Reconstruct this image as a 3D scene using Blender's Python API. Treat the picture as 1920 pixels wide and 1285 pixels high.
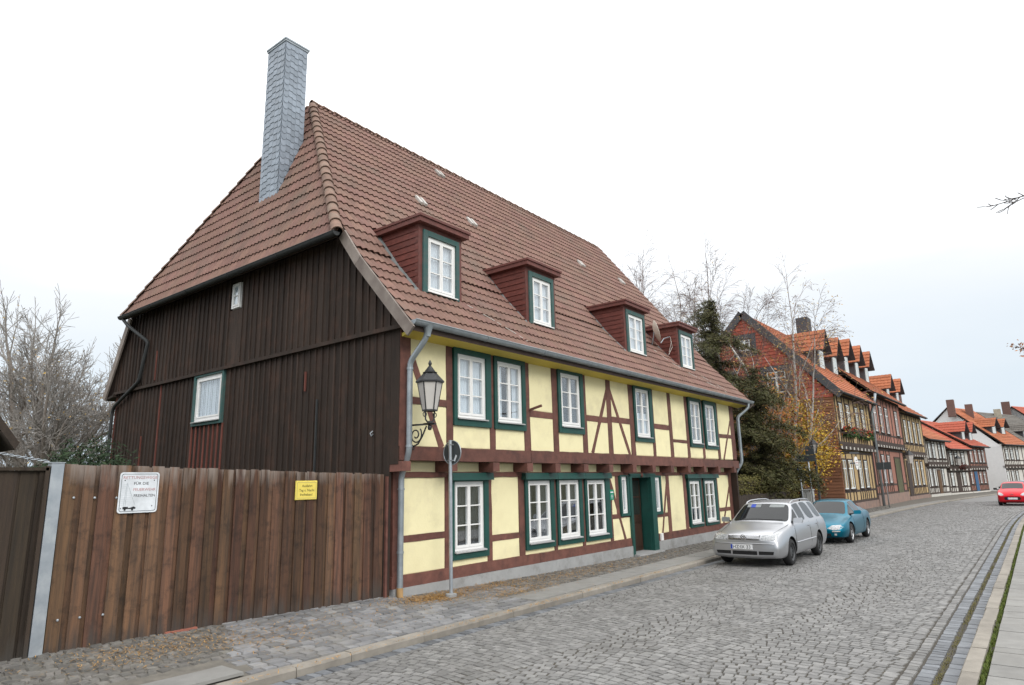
import bpy, bmesh, math, random
from mathutils import Vector, Matrix
random.seed(7)
R_ = math.radians
sc = bpy.context.scene
col = sc.collection
for o in list(bpy.data.objects): bpy.data.objects.remove(o)

# ------------------------------------------------------------------ camera
# X runs along the street (away from the camera), Y towards the timber house, Z up
CAM_R = ((0.619182, -0.152129, -0.770370), (-0.784942, -0.147275, -0.601811), (-0.021903, 0.977326, -0.210603))
CAM_P = Vector((0.0, 0.0, 2.05))
cd = bpy.data.cameras.new('camera'); cam = bpy.data.objects.new('camera', cd); col.objects.link(cam)
cd.sensor_width = 36.0; cd.lens = 36.0 * 1228.0 / 1920.0
cd.clip_start = 0.05; cd.clip_end = 2000.0
CAM_M = Matrix((CAM_R[0] + (CAM_P.x,), CAM_R[1] + (CAM_P.y,), CAM_R[2] + (CAM_P.z,), (0, 0, 0, 1)))
cam.matrix_world = CAM_M
sc.camera = cam

# ------------------------------------------------------------------ sky, sun, exposure
SUN_EL, SUN_AZ = R_(33), R_(246)          # azimuth measured from +X towards +Y
wd = bpy.data.worlds.new('World'); sc.world = wd; wd.use_nodes = True
nt = wd.node_tree; nt.nodes.clear()
N = nt.nodes.new; L = nt.links.new
out = N('ShaderNodeOutputWorld'); bg = N('ShaderNodeBackground'); bg.inputs['Strength'].default_value = 0.12
sky = N('ShaderNodeTexSky'); sky.sky_type = 'NISHITA'; sky.sun_disc = False
sky.sun_elevation = SUN_EL; sky.sun_rotation = R_(90) - SUN_AZ; sky.air_density = 1.0; sky.dust_density = 3.0
tc = N('ShaderNodeTexCoord'); sep = N('ShaderNodeSeparateXYZ')
ramp = N('ShaderNodeValToRGB')             # overcast cloud layer: pale at the horizon, brighter overhead
cr = ramp.color_ramp
cr.elements[0].position = 0.0; cr.elements[0].color = (0.285, 0.335, 0.385, 1)
cr.elements[1].position = 1.0; cr.elements[1].color = (1, 1, 1, 1)
for pos, c in ((0.13, (0.335, 0.372, 0.405)), (0.26, (0.41, 0.425, 0.44)), (0.42, (0.66, 0.67, 0.68)), (0.65, (0.92, 0.92, 0.92))):
    e = cr.elements.new(pos); e.color = (*c, 1)
nz = N('ShaderNodeTexNoise'); nz.inputs['Scale'].default_value = 2.2; nz.inputs['Detail'].default_value = 5
mp = N('ShaderNodeMapping'); mp.inputs['Scale'].default_value = (1, 1, 3.5)
ad = N('ShaderNodeMath'); ad.operation = 'MULTIPLY_ADD'; ad.inputs[1].default_value = 0.16; 
sb = N('ShaderNodeMath'); sb.operation = 'SUBTRACT'; sb.inputs[1].default_value = 0.08
sca = N('ShaderNodeVectorMath'); sca.operation = 'SCALE'; sca.inputs['Scale'].default_value = 20.5
mix = N('ShaderNodeMix'); mix.data_type = 'RGBA'; mix.inputs['Factor'].default_value = 0.93
L(tc.outputs['Generated'], sep.inputs[0]); L(tc.outputs['Generated'], mp.inputs[0]); L(mp.outputs[0], nz.inputs['Vector'])
L(nz.outputs['Fac'], ad.inputs[0]); L(sep.outputs['Z'], ad.inputs[2]); L(ad.outputs[0], sb.inputs[0]); L(sb.outputs[0], ramp.inputs['Fac'])
L(ramp.outputs['Color'], sca.inputs[0]); L(sky.outputs[0], mix.inputs['A']); L(sca.outputs[0], mix.inputs['B'])
L(mix.outputs['Result'], bg.inputs['Color']); L(bg.outputs[0], out.inputs['Surface'])
sd = bpy.data.lights.new('sun', 'SUN'); sd.energy = 1.35; sd.angle = R_(24); sd.color = (1.0, 0.96, 0.9)
so = bpy.data.objects.new('sun', sd); col.objects.link(so)
sv = Vector((math.cos(SUN_EL) * math.cos(SUN_AZ), math.cos(SUN_EL) * math.sin(SUN_AZ), math.sin(SUN_EL)))
so.rotation_euler = sv.to_track_quat('Z', 'Y').to_euler(); so.location = sv * 60
vs = sc.view_settings; vs.view_transform = 'Standard'; vs.look = 'None'; vs.exposure = 0.0; vs.gamma = 1.0; vs.use_curve_mapping = False

# ------------------------------------------------------------------ helpers
ORG = {}
INV = CAM_M.inverted()
def pix(p):
    c = INV @ Vector(p)
    if c.z > -0.1: return None
    return (960 + 1228 * c.x / -c.z, 642.5 - 1228 * c.y / -c.z)
def seen(p, m=20):
    q = pix(p)
    return q is not None and -m < q[0] < 1920 + m and -m < q[1] < 1285 + m
def props(o, label=None, cat=None, group=None, kind=None):
    if label: o['label'] = label
    if cat: o['category'] = cat
    if group: o['group'] = group
    if kind: o['kind'] = kind
    return o
def thing(name, loc, label=None, cat=None, group=None, kind=None):
    o = bpy.data.objects.new(name, None); o.empty_display_size = 0.2; col.objects.link(o)
    o.location = loc; ORG[o] = Vector(loc)
    return props(o, label, cat, group, kind)
def attach(o, parent):
    if parent is not None: o.parent = parent
class MB:
    def __init__(s, T=None): s.v = []; s.f = []; s.r = []; s.T = T; s.cr = 0.0
    def add(s, pts, faces, rnd=None):
        n = len(s.v); T = s.T
        for p in pts:
            p = Vector(p); s.v.append(T @ p if T else p); s.r.append(s.cr if rnd is None else rnd)
        s.f.extend([tuple(i + n for i in f) for f in faces]); return s
    def poly(s, pts, rnd=None): return s.add(pts, [tuple(range(len(pts)))], rnd)
    def box(s, x0, x1, y0, y1, z0, z1, rnd=None):
        return s.add([(x0,y0,z0),(x1,y0,z0),(x1,y1,z0),(x0,y1,z0),(x0,y0,z1),(x1,y0,z1),(x1,y1,z1),(x0,y1,z1)],
                     [(0,3,2,1),(4,5,6,7),(0,1,5,4),(1,2,6,5),(2,3,7,6),(3,0,4,7)], rnd)
    def prism(s, poly, y0, y1, rnd=None):          # polygon in x,z pushed along y
        n = len(poly); a = [(p[0], y0, p[1]) for p in poly] + [(p[0], y1, p[1]) for p in poly]
        return s.add(a, [tuple(range(n)), tuple(range(2*n-1, n-1, -1))] + [(i, i+n, (i+1) % n + n, (i+1) % n) for i in range(n)], rnd)
    def hull(s, A, B, rnd=None):                    # two matching loops joined
        n = len(A)
        return s.add(list(A) + list(B), [tuple(range(n)), tuple(range(2*n-1, n-1, -1))] + [(i, i+n, (i+1) % n + n, (i+1) % n) for i in range(n)], rnd)
    def bar(s, A, B, w, d, up=(0, 0, 1), rnd=None):  # box along A-B: w sideways, d along up
        A = Vector(A); B = Vector(B); t = (B - A).normalized(); up = Vector(up); sd_ = t.cross(up).normalized(); u = sd_.cross(t).normalized()
        lo = lambda P: [P - sd_*w/2 - u*d/2, P + sd_*w/2 - u*d/2, P + sd_*w/2 + u*d/2, P - sd_*w/2 + u*d/2]
        return s.hull(lo(A), lo(B), rnd)
    def tube(s, pts, rad, n=8, caps=True, rnd=None):
        pts = [Vector(p) for p in pts]; k = len(pts)
        if not hasattr(rad, '__len__'): rad = [rad] * k
        V = []; F = []; prev = None
        for i, p in enumerate(pts):
            t = (pts[min(i+1, k-1)] - pts[max(i-1, 0)])
            t = t.normalized() if t.length > 1e-9 else Vector((0, 0, 1))
            if prev is None: a = t.orthogonal().normalized()
            else:
                a = prev - t * prev.dot(t)
                a = a.normalized() if a.length > 1e-6 else t.orthogonal().normalized()
            prev = a; b = t.cross(a)
            for j in range(n):
                an = 2 * math.pi * j / n; V.append(p + (a * math.cos(an) + b * math.sin(an)) * rad[i])
        for i in range(k-1):
            for j in range(n): F.append((i*n+j, i*n+(j+1) % n, (i+1)*n+(j+1) % n, (i+1)*n+j))
        if caps: F.append(tuple(range(n-1, -1, -1))); F.append(tuple(range((k-1)*n, k*n)))
        return s.add(V, F, rnd)
    def lathe(s, prof, c=(0, 0, 0), n=12, rnd=None, ph=0.0, axis='z', caps=True):
        V = []; F = []; k = len(prof)
        for r, z in prof:
            for j in range(n):
                a = 2*math.pi*j/n + ph
                x, y = r*math.cos(a), r*math.sin(a)
                V.append((c[0]+x, c[1]+y, c[2]+z) if axis == 'z' else (c[0]+x, c[1]+z, c[2]+y))
        for i in range(k-1):
            for j in range(n): F.append((i*n+j, i*n+(j+1) % n, (i+1)*n+(j+1) % n, (i+1)*n+j))
        if caps: F.append(tuple(range(n-1, -1, -1))); F.append(tuple(range((k-1)*n, k*n)))
        return s.add(V, F, rnd)
    def mesh(s, name, mat, o=Vector((0, 0, 0)), smooth=False, fix=True):
        me = bpy.data.meshes.new(name)
        me.from_pydata([tuple(v - o) for v in s.v], [], s.f)
        if fix:
            bm = bmesh.new(); bm.from_mesh(me); bmesh.ops.recalc_face_normals(bm, faces=bm.faces); bm.to_mesh(me); bm.free()
        if any(s.r):
            at = me.attributes.new('rnd', 'FLOAT', 'POINT'); at.data.foreach_set('value', s.r)
        if mat: me.materials.append(mat)
        if smooth: me.polygons.foreach_set('use_smooth', [True] * len(me.polygons))
        return me
    def build(s, name, mat, parent=None, smooth=False, label=None, cat=None, group=None, kind=None, fix=True, auto=None):
        if parent is None:
            xs = [v.x for v in s.v]; ys = [v.y for v in s.v]
            o0 = Vector(((min(xs)+max(xs))/2, (min(ys)+max(ys))/2, min(v.z for v in s.v)))
        else: o0 = ORG[parent]
        o = bpy.data.objects.new(name, s.mesh(name, mat, o0, smooth, fix)); col.objects.link(o)
        ORG[o] = o0
        if parent is None: o.location = o0
        else: o.parent = parent
        if auto and smooth:
            try: o.data.set_sharp_from_angle(angle=R_(auto))
            except Exception: pass
        return props(o, label, cat, group, kind)
def inst(name, me, parent, M):
    o = bpy.data.objects.new(name, me); col.objects.link(o); o.parent = parent
    Mx = M.copy(); Mx.translation = Mx.translation - ORG[parent]; o.matrix_local = Mx
    ORG[o] = M.translation.copy(); return o
def text(name, s, size, T, mat, parent, align='LEFT', ext=0.0008, sx=1.0, bold=0.0):
    cu = bpy.data.curves.new(name, 'FONT'); cu.body = s; cu.size = size; cu.extrude = ext; cu.align_x = align; cu.offset = bold; cu.resolution_u = 3
    ob = bpy.data.objects.new(name, cu); col.objects.link(ob)
    dg = bpy.context.evaluated_depsgraph_get(); me = bpy.data.meshes.new_from_object(ob.evaluated_get(dg))
    bpy.data.objects.remove(ob); 
    M = T @ Matrix.Diagonal((sx, 1, 1, 1)); me.transform(Matrix.Translation(-ORG[parent]) @ M)
    me.materials.clear(); me.materials.append(mat)
    o = bpy.data.objects.new(name, me); col.objects.link(o); o.parent = parent; ORG[o] = ORG[parent]; return o
def frame(origin, right, up):                       # local x=right, z=up, y=into the surface
    r = Vector(right).normalized(); u = Vector(up).normalized(); d = u.cross(r).normalized()
    M = Matrix((r, d, u)).transposed().to_4x4(); M.translation = Vector(origin); return M
def tframe(origin, right, up):                      # for lettering: text x=right, y=up, z=towards the reader
    r = Vector(right).normalized(); u = Vector(up).normalized(); n = r.cross(u)
    M = Matrix((r, u, n)).transposed().to_4x4(); M.translation = Vector(origin); return M
def lerp(a, b, t): return a + (b - a) * t
def interp(tab, x):
    if x <= tab[0][0]: return tab[0][1]
    for (a, va), (b, vb) in zip(tab, tab[1:]):
        if x <= b: return lerp(va, vb, (x - a) / (b - a))
    return tab[-1][1]

# ------------------------------------------------------------------ materials
MATS = {}
def new_mat(name):
    m = bpy.data.materials.new(name); m.use_nodes = True; m.node_tree.nodes.clear(); return m
def mat(name, c1, c2=None, rough=0.7, scale=6.0, stretch=(1, 1, 1), bump=0.15, bscale=None, rnd=0.12, spec=0.3, metal=0.0, coat=0.0, stain=None, bdist=0.01, hue=0.0):
    """noise blend of c1 and c2 in world space, shifted a little for every piece; stain = (colour, amount, scale)"""
    m = new_mat(name); nt = m.node_tree; N = nt.nodes.new; L = nt.links.new
    out = N('ShaderNodeOutputMaterial'); b = N('ShaderNodeBsdfPrincipled'); L(b.outputs[0], out.inputs[0])
    b.inputs['Roughness'].default_value = rough; b.inputs['Metallic'].default_value = metal
    b.inputs['Specular IOR Level'].default_value = spec; b.inputs['Coat Weight'].default_value = coat; b.inputs['Coat Roughness'].default_value = 0.05
    geo = N('ShaderNodeNewGeometry'); mp = N('ShaderNodeMapping'); mp.inputs['Scale'].default_value = stretch
    oi = N('ShaderNodeObjectInfo'); at = N('ShaderNodeAttribute'); at.attribute_name = 'rnd'
    sm = N('ShaderNodeMath'); sm.operation = 'ADD'; L(oi.outputs['Random'], sm.inputs[0]); L(at.outputs['Fac'], sm.inputs[1])
    fr = N('ShaderNodeMath'); fr.operation = 'FRACT'; L(sm.outputs[0], fr.inputs[0])
    of = N('ShaderNodeVectorMath'); of.operation = 'SCALE'; of.inputs[0].default_value = (7.3, 3.1, 5.7); L(fr.outputs[0], of.inputs['Scale'])
    av = N('ShaderNodeVectorMath'); av.operation = 'ADD'; L(geo.outputs['Position'], av.inputs[0]); L(of.outputs[0], av.inputs[1])
    L(av.outputs[0], mp.inputs[0])
    nz = N('ShaderNodeTexNoise'); nz.inputs['Scale'].default_value = scale; nz.inputs['Detail'].default_value = 7; nz.inputs['Roughness'].default_value = 0.62
    L(mp.outputs[0], nz.inputs['Vector'])
    c2 = c2 or tuple(x * 0.72 for x in c1)
    mx = N('ShaderNodeMix'); mx.data_type = 'RGBA'; mx.inputs['A'].default_value = (*c1, 1); mx.inputs['B'].default_value = (*c2, 1)
    rp = N('ShaderNodeMapRange'); rp.inputs['From Min'].default_value = 0.32; rp.inputs['From Max'].default_value = 0.68; L(nz.outputs['Fac'], rp.inputs['Value']); L(rp.outputs[0], mx.inputs['Factor'])
    c = mx.outputs['Result']
    if stain:
        n2 = N('ShaderNodeTexNoise'); n2.inputs['Scale'].default_value = stain[2]; n2.inputs['Detail'].default_value = 6; n2.inputs['Roughness'].default_value = 0.7
        L(geo.outputs['Position'], n2.inputs['Vector'])
        r2 = N('ShaderNodeMapRange'); r2.inputs['From Min'].default_value = 0.5; r2.inputs['From Max'].default_value = 0.72; r2.inputs['To Max'].default_value = stain[1]; L(n2.outputs['Fac'], r2.inputs['Value'])
        m2 = N('ShaderNodeMix'); m2.data_type = 'RGBA'; L(c, m2.inputs['A']); m2.inputs['B'].default_value = (*stain[0], 1); L(r2.outputs[0], m2.inputs['Factor']); c = m2.outputs['Result']
    hs = N('ShaderNodeHueSaturation'); L(c, hs.inputs['Color'])
    r3 = N('ShaderNodeMapRange'); r3.inputs['To Min'].default_value = 1 - rnd; r3.inputs['To Max'].default_value = 1 + rnd; L(fr.outputs[0], r3.inputs['Value']); L(r3.outputs[0], hs.inputs['Value'])
    if hue:
        f2 = N('ShaderNodeMath'); f2.operation = 'MULTIPLY'; f2.inputs[1].default_value = 7.77; L(fr.outputs[0], f2.inputs[0])
        f3 = N('ShaderNodeMath'); f3.operation = 'FRACT'; L(f2.outputs[0], f3.inputs[0])
        r4 = N('ShaderNodeMapRange'); r4.inputs['To Min'].default_value = 0.5 - hue; r4.inputs['To Max'].default_value = 0.5 + hue; L(f3.outputs[0], r4.inputs['Value']); L(r4.outputs[0], hs.inputs['Hue'])
    L(hs.outputs[0], b.inputs['Base Color'])
    if bump:
        n3 = N('ShaderNodeTexNoise'); n3.inputs['Scale'].default_value = bscale or scale * 3; n3.inputs['Detail'].default_value = 5; L(mp.outputs[0], n3.inputs['Vector'])
        bp = N('ShaderNodeBump'); bp.inputs['Strength'].default_value = bump; bp.inputs['Distance'].default_value = bdist; L(n3.outputs['Fac'], bp.inputs['Height']); L(bp.outputs[0], b.inputs['Normal'])
    MATS[name] = m; return m
def glass_mat(name, f0=0.12, tint=(0.92, 0.95, 0.97)):
    m = new_mat(name); nt = m.node_tree; N = nt.nodes.new; L = nt.links.new
    out = N('ShaderNodeOutputMaterial'); mix = N('ShaderNodeMixShader'); lw = N('ShaderNodeLayerWeight'); lw.inputs['Blend'].default_value = 0.5
    pw = N('ShaderNodeMath'); pw.operation = 'POWER'; pw.inputs[1].default_value = 4.0; L(lw.outputs['Facing'], pw.inputs[0])
    ma = N('ShaderNodeMath'); ma.operation = 'MULTIPLY_ADD'; ma.inputs[1].default_value = 1 - f0; ma.inputs[2].default_value = f0; L(pw.outputs[0], ma.inputs[0])
    tr = N('ShaderNodeBsdfTransparent'); tr.inputs[0].default_value = (*tint, 1); gl = N('ShaderNodeBsdfGlossy'); gl.inputs['Roughness'].default_value = 0.015; gl.inputs['Color'].default_value = (1, 1, 1, 1)
    geo = N('ShaderNodeNewGeometry'); nz = N('ShaderNodeTexNoise'); nz.inputs['Scale'].default_value = 1.3; bp = N('ShaderNodeBump'); bp.inputs['Strength'].default_value = 0.05; bp.inputs['Distance'].default_value = 0.03
    L(geo.outputs['Position'], nz.inputs['Vector']); L(nz.outputs['Fac'], bp.inputs['Height']); L(bp.outputs[0], gl.inputs['Normal'])
    L(ma.outputs[0], mix.inputs[0]); L(tr.outputs[0], mix.inputs[1]); L(gl.outputs[0], mix.inputs[2]); L(mix.outputs[0], out.inputs[0])
    MATS[name] = m; return m
# main house
plaster = mat('yellow_plaster', (0.81, 0.745, 0.465), (0.755, 0.69, 0.425), rough=0.9, scale=3, bump=0.35, bscale=26, rnd=0.03, stain=((0.58, 0.52, 0.34), 0.65, 1.0))
timber = mat('redbrown_timber', (0.172, 0.074, 0.057), (0.105, 0.047, 0.037), rough=0.65, scale=5, stretch=(1.2, 1.2, 1.2), bump=0.45, bscale=9, rnd=0.12, stain=((0.055, 0.03, 0.027), 0.7, 2.6))
greenp = mat('green_paint', (0.008, 0.068, 0.054), (0.010, 0.052, 0.044), rough=0.5, scale=5, bump=0.08, rnd=0.1, spec=0.4)
greenw = mat('weathered_green_paint', (0.030, 0.100, 0.095), (0.075, 0.105, 0.10), rough=0.7, scale=9, bump=0.2, rnd=0.1)
whitep = mat('white_paint', (0.80, 0.80, 0.79), (0.74, 0.74, 0.73), rough=0.4, scale=4, bump=0.04, rnd=0.02)
sillm = mat('sill_metal', (0.42, 0.42, 0.42), (0.34, 0.34, 0.34), rough=0.5, scale=8, bump=0.1)
glass = glass_mat('window_glass')
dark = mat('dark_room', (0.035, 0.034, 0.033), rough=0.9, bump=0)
curtain = mat('sky_pale_net_curtain', (0.80, 0.81, 0.82), (0.74, 0.75, 0.76), rough=0.95, scale=7, bump=0.1, rnd=0.1)  # net curtain, whitened to stand in for sky reflected in the panes
curtain_d = mat('grey_curtain', (0.085, 0.085, 0.088), (0.055, 0.055, 0.058), rough=0.95, scale=7, bump=0.1, rnd=0.2)
boards = mat('dark_weatherboard', (0.040, 0.027, 0.021), (0.023, 0.016, 0.0125), rough=0.85, scale=3.5, stretch=(1.5, 1.5, 0.25), bump=0.5, bscale=14, rnd=0.3, stain=((0.075, 0.038, 0.026), 0.45, 1.7))
boards_r = mat('red_batten', (0.17, 0.055, 0.040), (0.10, 0.036, 0.028), rough=0.8, scale=4, stretch=(1, 1, 0.3), bump=0.3, rnd=0.2)
zinc = mat('zinc', (0.34, 0.38, 0.41), (0.25, 0.285, 0.31), rough=0.42, scale=4, metal=0.55, bump=0.06, rnd=0.05, stain=((0.5, 0.53, 0.55), 0.5, 3.0))
zinc_d = mat('dark_zinc', (0.045, 0.048, 0.05), (0.03, 0.033, 0.034), rough=0.6, scale=4, metal=0.1, bump=0.05)
tilem = mat('brown_roof_tile', (0.218, 0.126, 0.100), (0.165, 0.098, 0.080), rough=0.85, scale=4, bump=0.3, bscale=60, rnd=0.10, stain=((0.135, 0.108, 0.088), 0.65, 0.8), hue=0.008)
capm = mat('ridge_tile', (0.245, 0.155, 0.118), (0.165, 0.110, 0.088), rough=0.9, scale=7, bump=0.3, bscale=50, rnd=0.15, stain=((0.26, 0.225, 0.18), 0.6, 5))
deck = mat('roof_underlay', (0.05, 0.035, 0.03), rough=0.95, bump=0)
slate = mat('blue_slate', (0.27, 0.315, 0.375), (0.205, 0.245, 0.295), rough=0.5, scale=7, bump=0.12, rnd=0.17, spec=0.45)
lead = mat('lead_flashing', (0.20, 0.215, 0.22), (0.13, 0.14, 0.14), rough=0.6, scale=9, bump=0.25, metal=0.2)
dormer_m = mat('red_dormer_board', (0.145, 0.040, 0.030), (0.085, 0.025, 0.020), rough=0.6, scale=6, stretch=(0.5, 1, 3), bump=0.25, rnd=0.13)
dormer_t = mat('dormer_trim', (0.155, 0.055, 0.046), (0.10, 0.040, 0.034), rough=0.6, scale=6, bump=0.2, rnd=0.08)
verge_m = mat('grey_bargeboard', (0.27, 0.235, 0.21), (0.17, 0.14, 0.125), rough=0.85, scale=6, stretch=(1, 0.4, 0.4), bump=0.4, rnd=0.1)
plinth_m = mat('plinth_render', (0.34, 0.345, 0.345), (0.27, 0.275, 0.275), rough=0.9, scale=2.5, bump=0.5, bscale=22, rnd=0.02, stain=((0.16, 0.155, 0.145), 0.7, 2.2))
doorm = mat('dark_door_wood', (0.050, 0.026, 0.017), (0.030, 0.017, 0.012), rough=0.5, scale=6, stretch=(1, 1, .3), bump=0.2)
soffit_m = mat('yellow_soffit', (0.66, 0.52, 0.10), (0.58, 0.46, 0.09), rough=0.7, scale=3, stretch=(.3, 1, 1), bump=0.1)
iron = mat('black_iron', (0.018, 0.019, 0.021), (0.030, 0.031, 0.033), rough=0.45, scale=12, bump=0.1, spec=0.5)
frost = mat('frosted_lamp_glass', (0.52, 0.50, 0.47), (0.46, 0.44, 0.42), rough=0.35, scale=2, bump=0.0, spec=0.5)
galv = mat('galvanised_steel', (0.42, 0.45, 0.48), (0.30, 0.335, 0.37), rough=0.4, scale=5, metal=0.6, bump=0.05, stain=((0.55, 0.58, 0.58), 0.6, 3.5))
white_e = mat('white_sign_enamel', (0.74, 0.78, 0.82), rough=0.35, bump=0, rnd=0)
black_e = mat('black_print', (0.02, 0.021, 0.024), rough=0.5, bump=0, rnd=0)
fade_r = mat('faded_red_print', (0.52, 0.27, 0.27), rough=0.5, bump=0, rnd=0)
fade_k = mat('faded_grey_print', (0.16, 0.18, 0.20), rough=0.5, bump=0, rnd=0)
pale_k = mat('pale_grey_print', (0.50, 0.55, 0.58), rough=0.5, bump=0, rnd=0)
yellow_e = mat('yellow_sign_enamel', (0.76, 0.62, 0.13), (0.68, 0.55, 0.11), rough=0.45, bump=0, rnd=0)
# ground
cobble_m = mat('grey_cobble', (0.205, 0.202, 0.196), (0.145, 0.144, 0.142), rough=0.62, scale=9, bump=0.35, bscale=40, rnd=0.22, spec=0.4, hue=0.012, stain=((0.115, 0.112, 0.106), 0.7, 0.6))
joint_m = mat('joint_sand', (0.088, 0.080, 0.068), (0.058, 0.054, 0.047), rough=0.95, scale=20, bump=0.3, stain=((0.10, 0.085, 0.05), 0.6, 3))
gutter_m = mat('blue_slag_sett', (0.158, 0.168, 0.182), (0.10, 0.108, 0.12), rough=0.5, scale=8, bump=0.2, rnd=0.30, spec=0.45)
kerb_m = mat('sandstone_kerb', (0.275, 0.252, 0.218), (0.205, 0.188, 0.162), rough=0.85, scale=5, bump=0.3, bscale=40, rnd=0.10, stain=((0.17, 0.155, 0.135), 0.6, 1.6))
slab_m = mat('concrete_slab', (0.245, 0.242, 0.23), (0.195, 0.192, 0.183), rough=0.85, scale=4, bump=0.25, bscale=60, rnd=0.07, stain=((0.20, 0.19, 0.17), 0.5, 1.3))
paver_m = mat('bluegrey_sett', (0.225, 0.225, 0.228), (0.15, 0.152, 0.158), rough=0.7, scale=6, bump=0.3, bscale=30, rnd=0.26, hue=0.012, stain=((0.24, 0.21, 0.15), 0.4, 1.3))
pave_m = mat('pavement_bed', (0.15, 0.138, 0.118), (0.10, 0.094, 0.083), rough=0.95, scale=9, bump=0.4)
wild_m = mat('field_stone', (0.185, 0.175, 0.158), (0.11, 0.106, 0.10), rough=0.85, scale=9, bump=0.3, bscale=40, rnd=0.25, hue=0.012)
straw_m = mat('dry_needles', (0.42, 0.25, 0.085), (0.27, 0.155, 0.06), rough=0.9, scale=20, bump=0, rnd=0.3)
grass_m = mat('joint_grass', (0.075, 0.125, 0.022), (0.12, 0.13, 0.03), rough=0.8, scale=9, bump=0, rnd=0.3)
moss_m = mat('joint_moss', (0.17, 0.145, 0.05), (0.11, 0.11, 0.035), rough=0.9, scale=12, bump=0.2, rnd=0.3)
earth_m = mat('earth_and_grass', (0.085, 0.082, 0.045), (0.06, 0.065, 0.03), rough=0.95, scale=0.8, bump=0.3, rnd=0)
farcob_m = mat('distant_cobbles', (0.20, 0.198, 0.193), (0.145, 0.144, 0.142), rough=0.65, scale=9, stretch=(1, 1, 1), bump=0.4, bscale=12, rnd=0, spec=0.4)
# ================================================================== THE GROUND
def bend(x): return -0.00145 * (x - 30) ** 2 if x > 30 else 0.0       # the street swings to the right
HL = [(-30, 0.36), (3, 0.345), (7.6, 0.265), (8.4, 0.20), (12, 0.13), (16, 0.085), (400, 0.085)]
def pav_z(x, y):
    t = max(0.0, min(1.0, (y - bend(x) - 6.97) / 1.85)); return lerp(0.10, interp(HL, x), t)
mb = MB()
xs = [-400, -60, 0, 40, 100, 160, 700]; ys = [-600, -40, -3.0, 6.9, 12, 40, 900]
for i in range(len(xs)-1):
    for j in range(len(ys)-1):
        mb.poly([(xs[i], ys[j], -0.06), (xs[i+1], ys[j], -0.06), (xs[i+1], ys[j+1], -0.06), (xs[i], ys[j+1], -0.06)])
mb.build('ground', earth_m, kind='structure', label='earth ground around the houses and street')
XS = [-14, -6, 0] + [2 * k for k in range(1, 75)]
def strip(name, mat_, y0, y1, zf, x0=-14, x1=148, **kw):
    m = MB(); xl = [x for x in XS if x0 <= x <= x1]
    for a, b in zip(xl, xl[1:]):
        m.poly([(a, y0 + bend(a), zf), (b, y0 + bend(b), zf), (b, y1 + bend(b), zf), (a, y1 + bend(a), zf)])
    return m.build(name, mat_, **kw)
road = strip('road', joint_m, 0.93, 6.83, -0.011, x1=60, kind='structure', label='cobbled street running past the houses')
strip('far_road', farcob_m, 0.93, 6.83, -0.002, x0=60, kind='structure', label='cobbled street curving away to the right')

def stone_pts(lx, ly, h, ins, jit, tilt, rg):
    q = [(-.5, -.5), (.5, -.5), (.5, .5), (-.5, .5)]; b = []; t = []
    for x, y in q:
        dx, dy = rg.uniform(-jit, jit) * lx, rg.uniform(-jit, jit) * ly
        b.append((x*lx+dx, y*ly+dy, -0.03)); t.append((x*(lx-2*ins)+dx*.8, y*(ly-2*ins)+dy*.8, h + rg.uniform(-tilt, tilt)))
    return b + t
SF = [(4, 5, 6, 7), (0, 1, 5, 4), (1, 2, 6, 5), (2, 3, 7, 6), (3, 0, 4, 7)]
def lay(stones, parent, mat_, name, rest, h, ins, jit, tilt, seed, nmax=300):
    """stones: (x, y, z, lx, ly, rot). The largest in view are pieces of their own, the rest one mesh."""
    rg = random.Random(seed); var = []
    for k in range(10):
        m = MB(); m.add(stone_pts(1, 1, h, ins, jit, tilt, rg), SF)
        me = m.mesh(name, mat_); var.append(me)
    def key(s):
        p = Vector(s[:3]); return (p - CAM_P).length / math.sqrt(s[3] * s[4]) if seen(p, 5) else 1e9
    od = sorted(range(len(stones)), key=lambda i: key(stones[i])); near = set(od[:nmax])
    m = MB()
    for i, (x, y, z, lx, ly, a) in enumerate(stones):
        M = Matrix.Translation((x, y, z)) @ Matrix.Rotation(a, 4, 'Z')
        if i in near:
            inst(name, rg.choice(var), parent, M @ Matrix.Rotation(rg.choice((0, math.pi)), 4, 'Z') @ Matrix.Diagonal((lx, ly, 1, 1)))
        else:
            P = [M @ Vector(p) for p in stone_pts(lx, ly, h, ins * min(lx, ly), jit, tilt, rg)]
            m.add(P, SF, rg.random())
    if m.v: m.build(rest, mat_, parent, kind='stuff', fix=False)
rg = random.Random(3); st = []
k = 0; x0 = 1.5
SEG = 1.7
while x0 < 60.5:
    dx = 0.114 if x0 < 34 else 0.14
    y = 1.452 + rg.uniform(0, .03)
    while y < 6.50:
        w = rg.uniform(0.105, 0.165)
        yc = y + w/2; u = ((yc - 1.5) % SEG) / SEG * 2 - 1
        bow = 0.17 * (1 - u*u) + 0.05 * math.sin(yc * 2.1 + x0 * .7); sl = -0.17 * 2 * u * 2 / SEG + .105 * math.cos(yc * 2.1 + x0 * .7)
        xx = x0 + bow + rg.uniform(-.012, .012)
        st.append((xx, yc + bend(xx), 0.003 * math.sin(xx * .9 + yc * 2.3), dx * rg.uniform(.90, .99), w * rg.uniform(.93, .99), -math.atan(sl) * .95 + rg.uniform(-.06, .06)))
        y += w
    x0 += dx
lay(st, road, cobble_m, 'cobblestone', 'cobblestones', 0.0, 0.07, 0.045, 0.004, 11)
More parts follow.
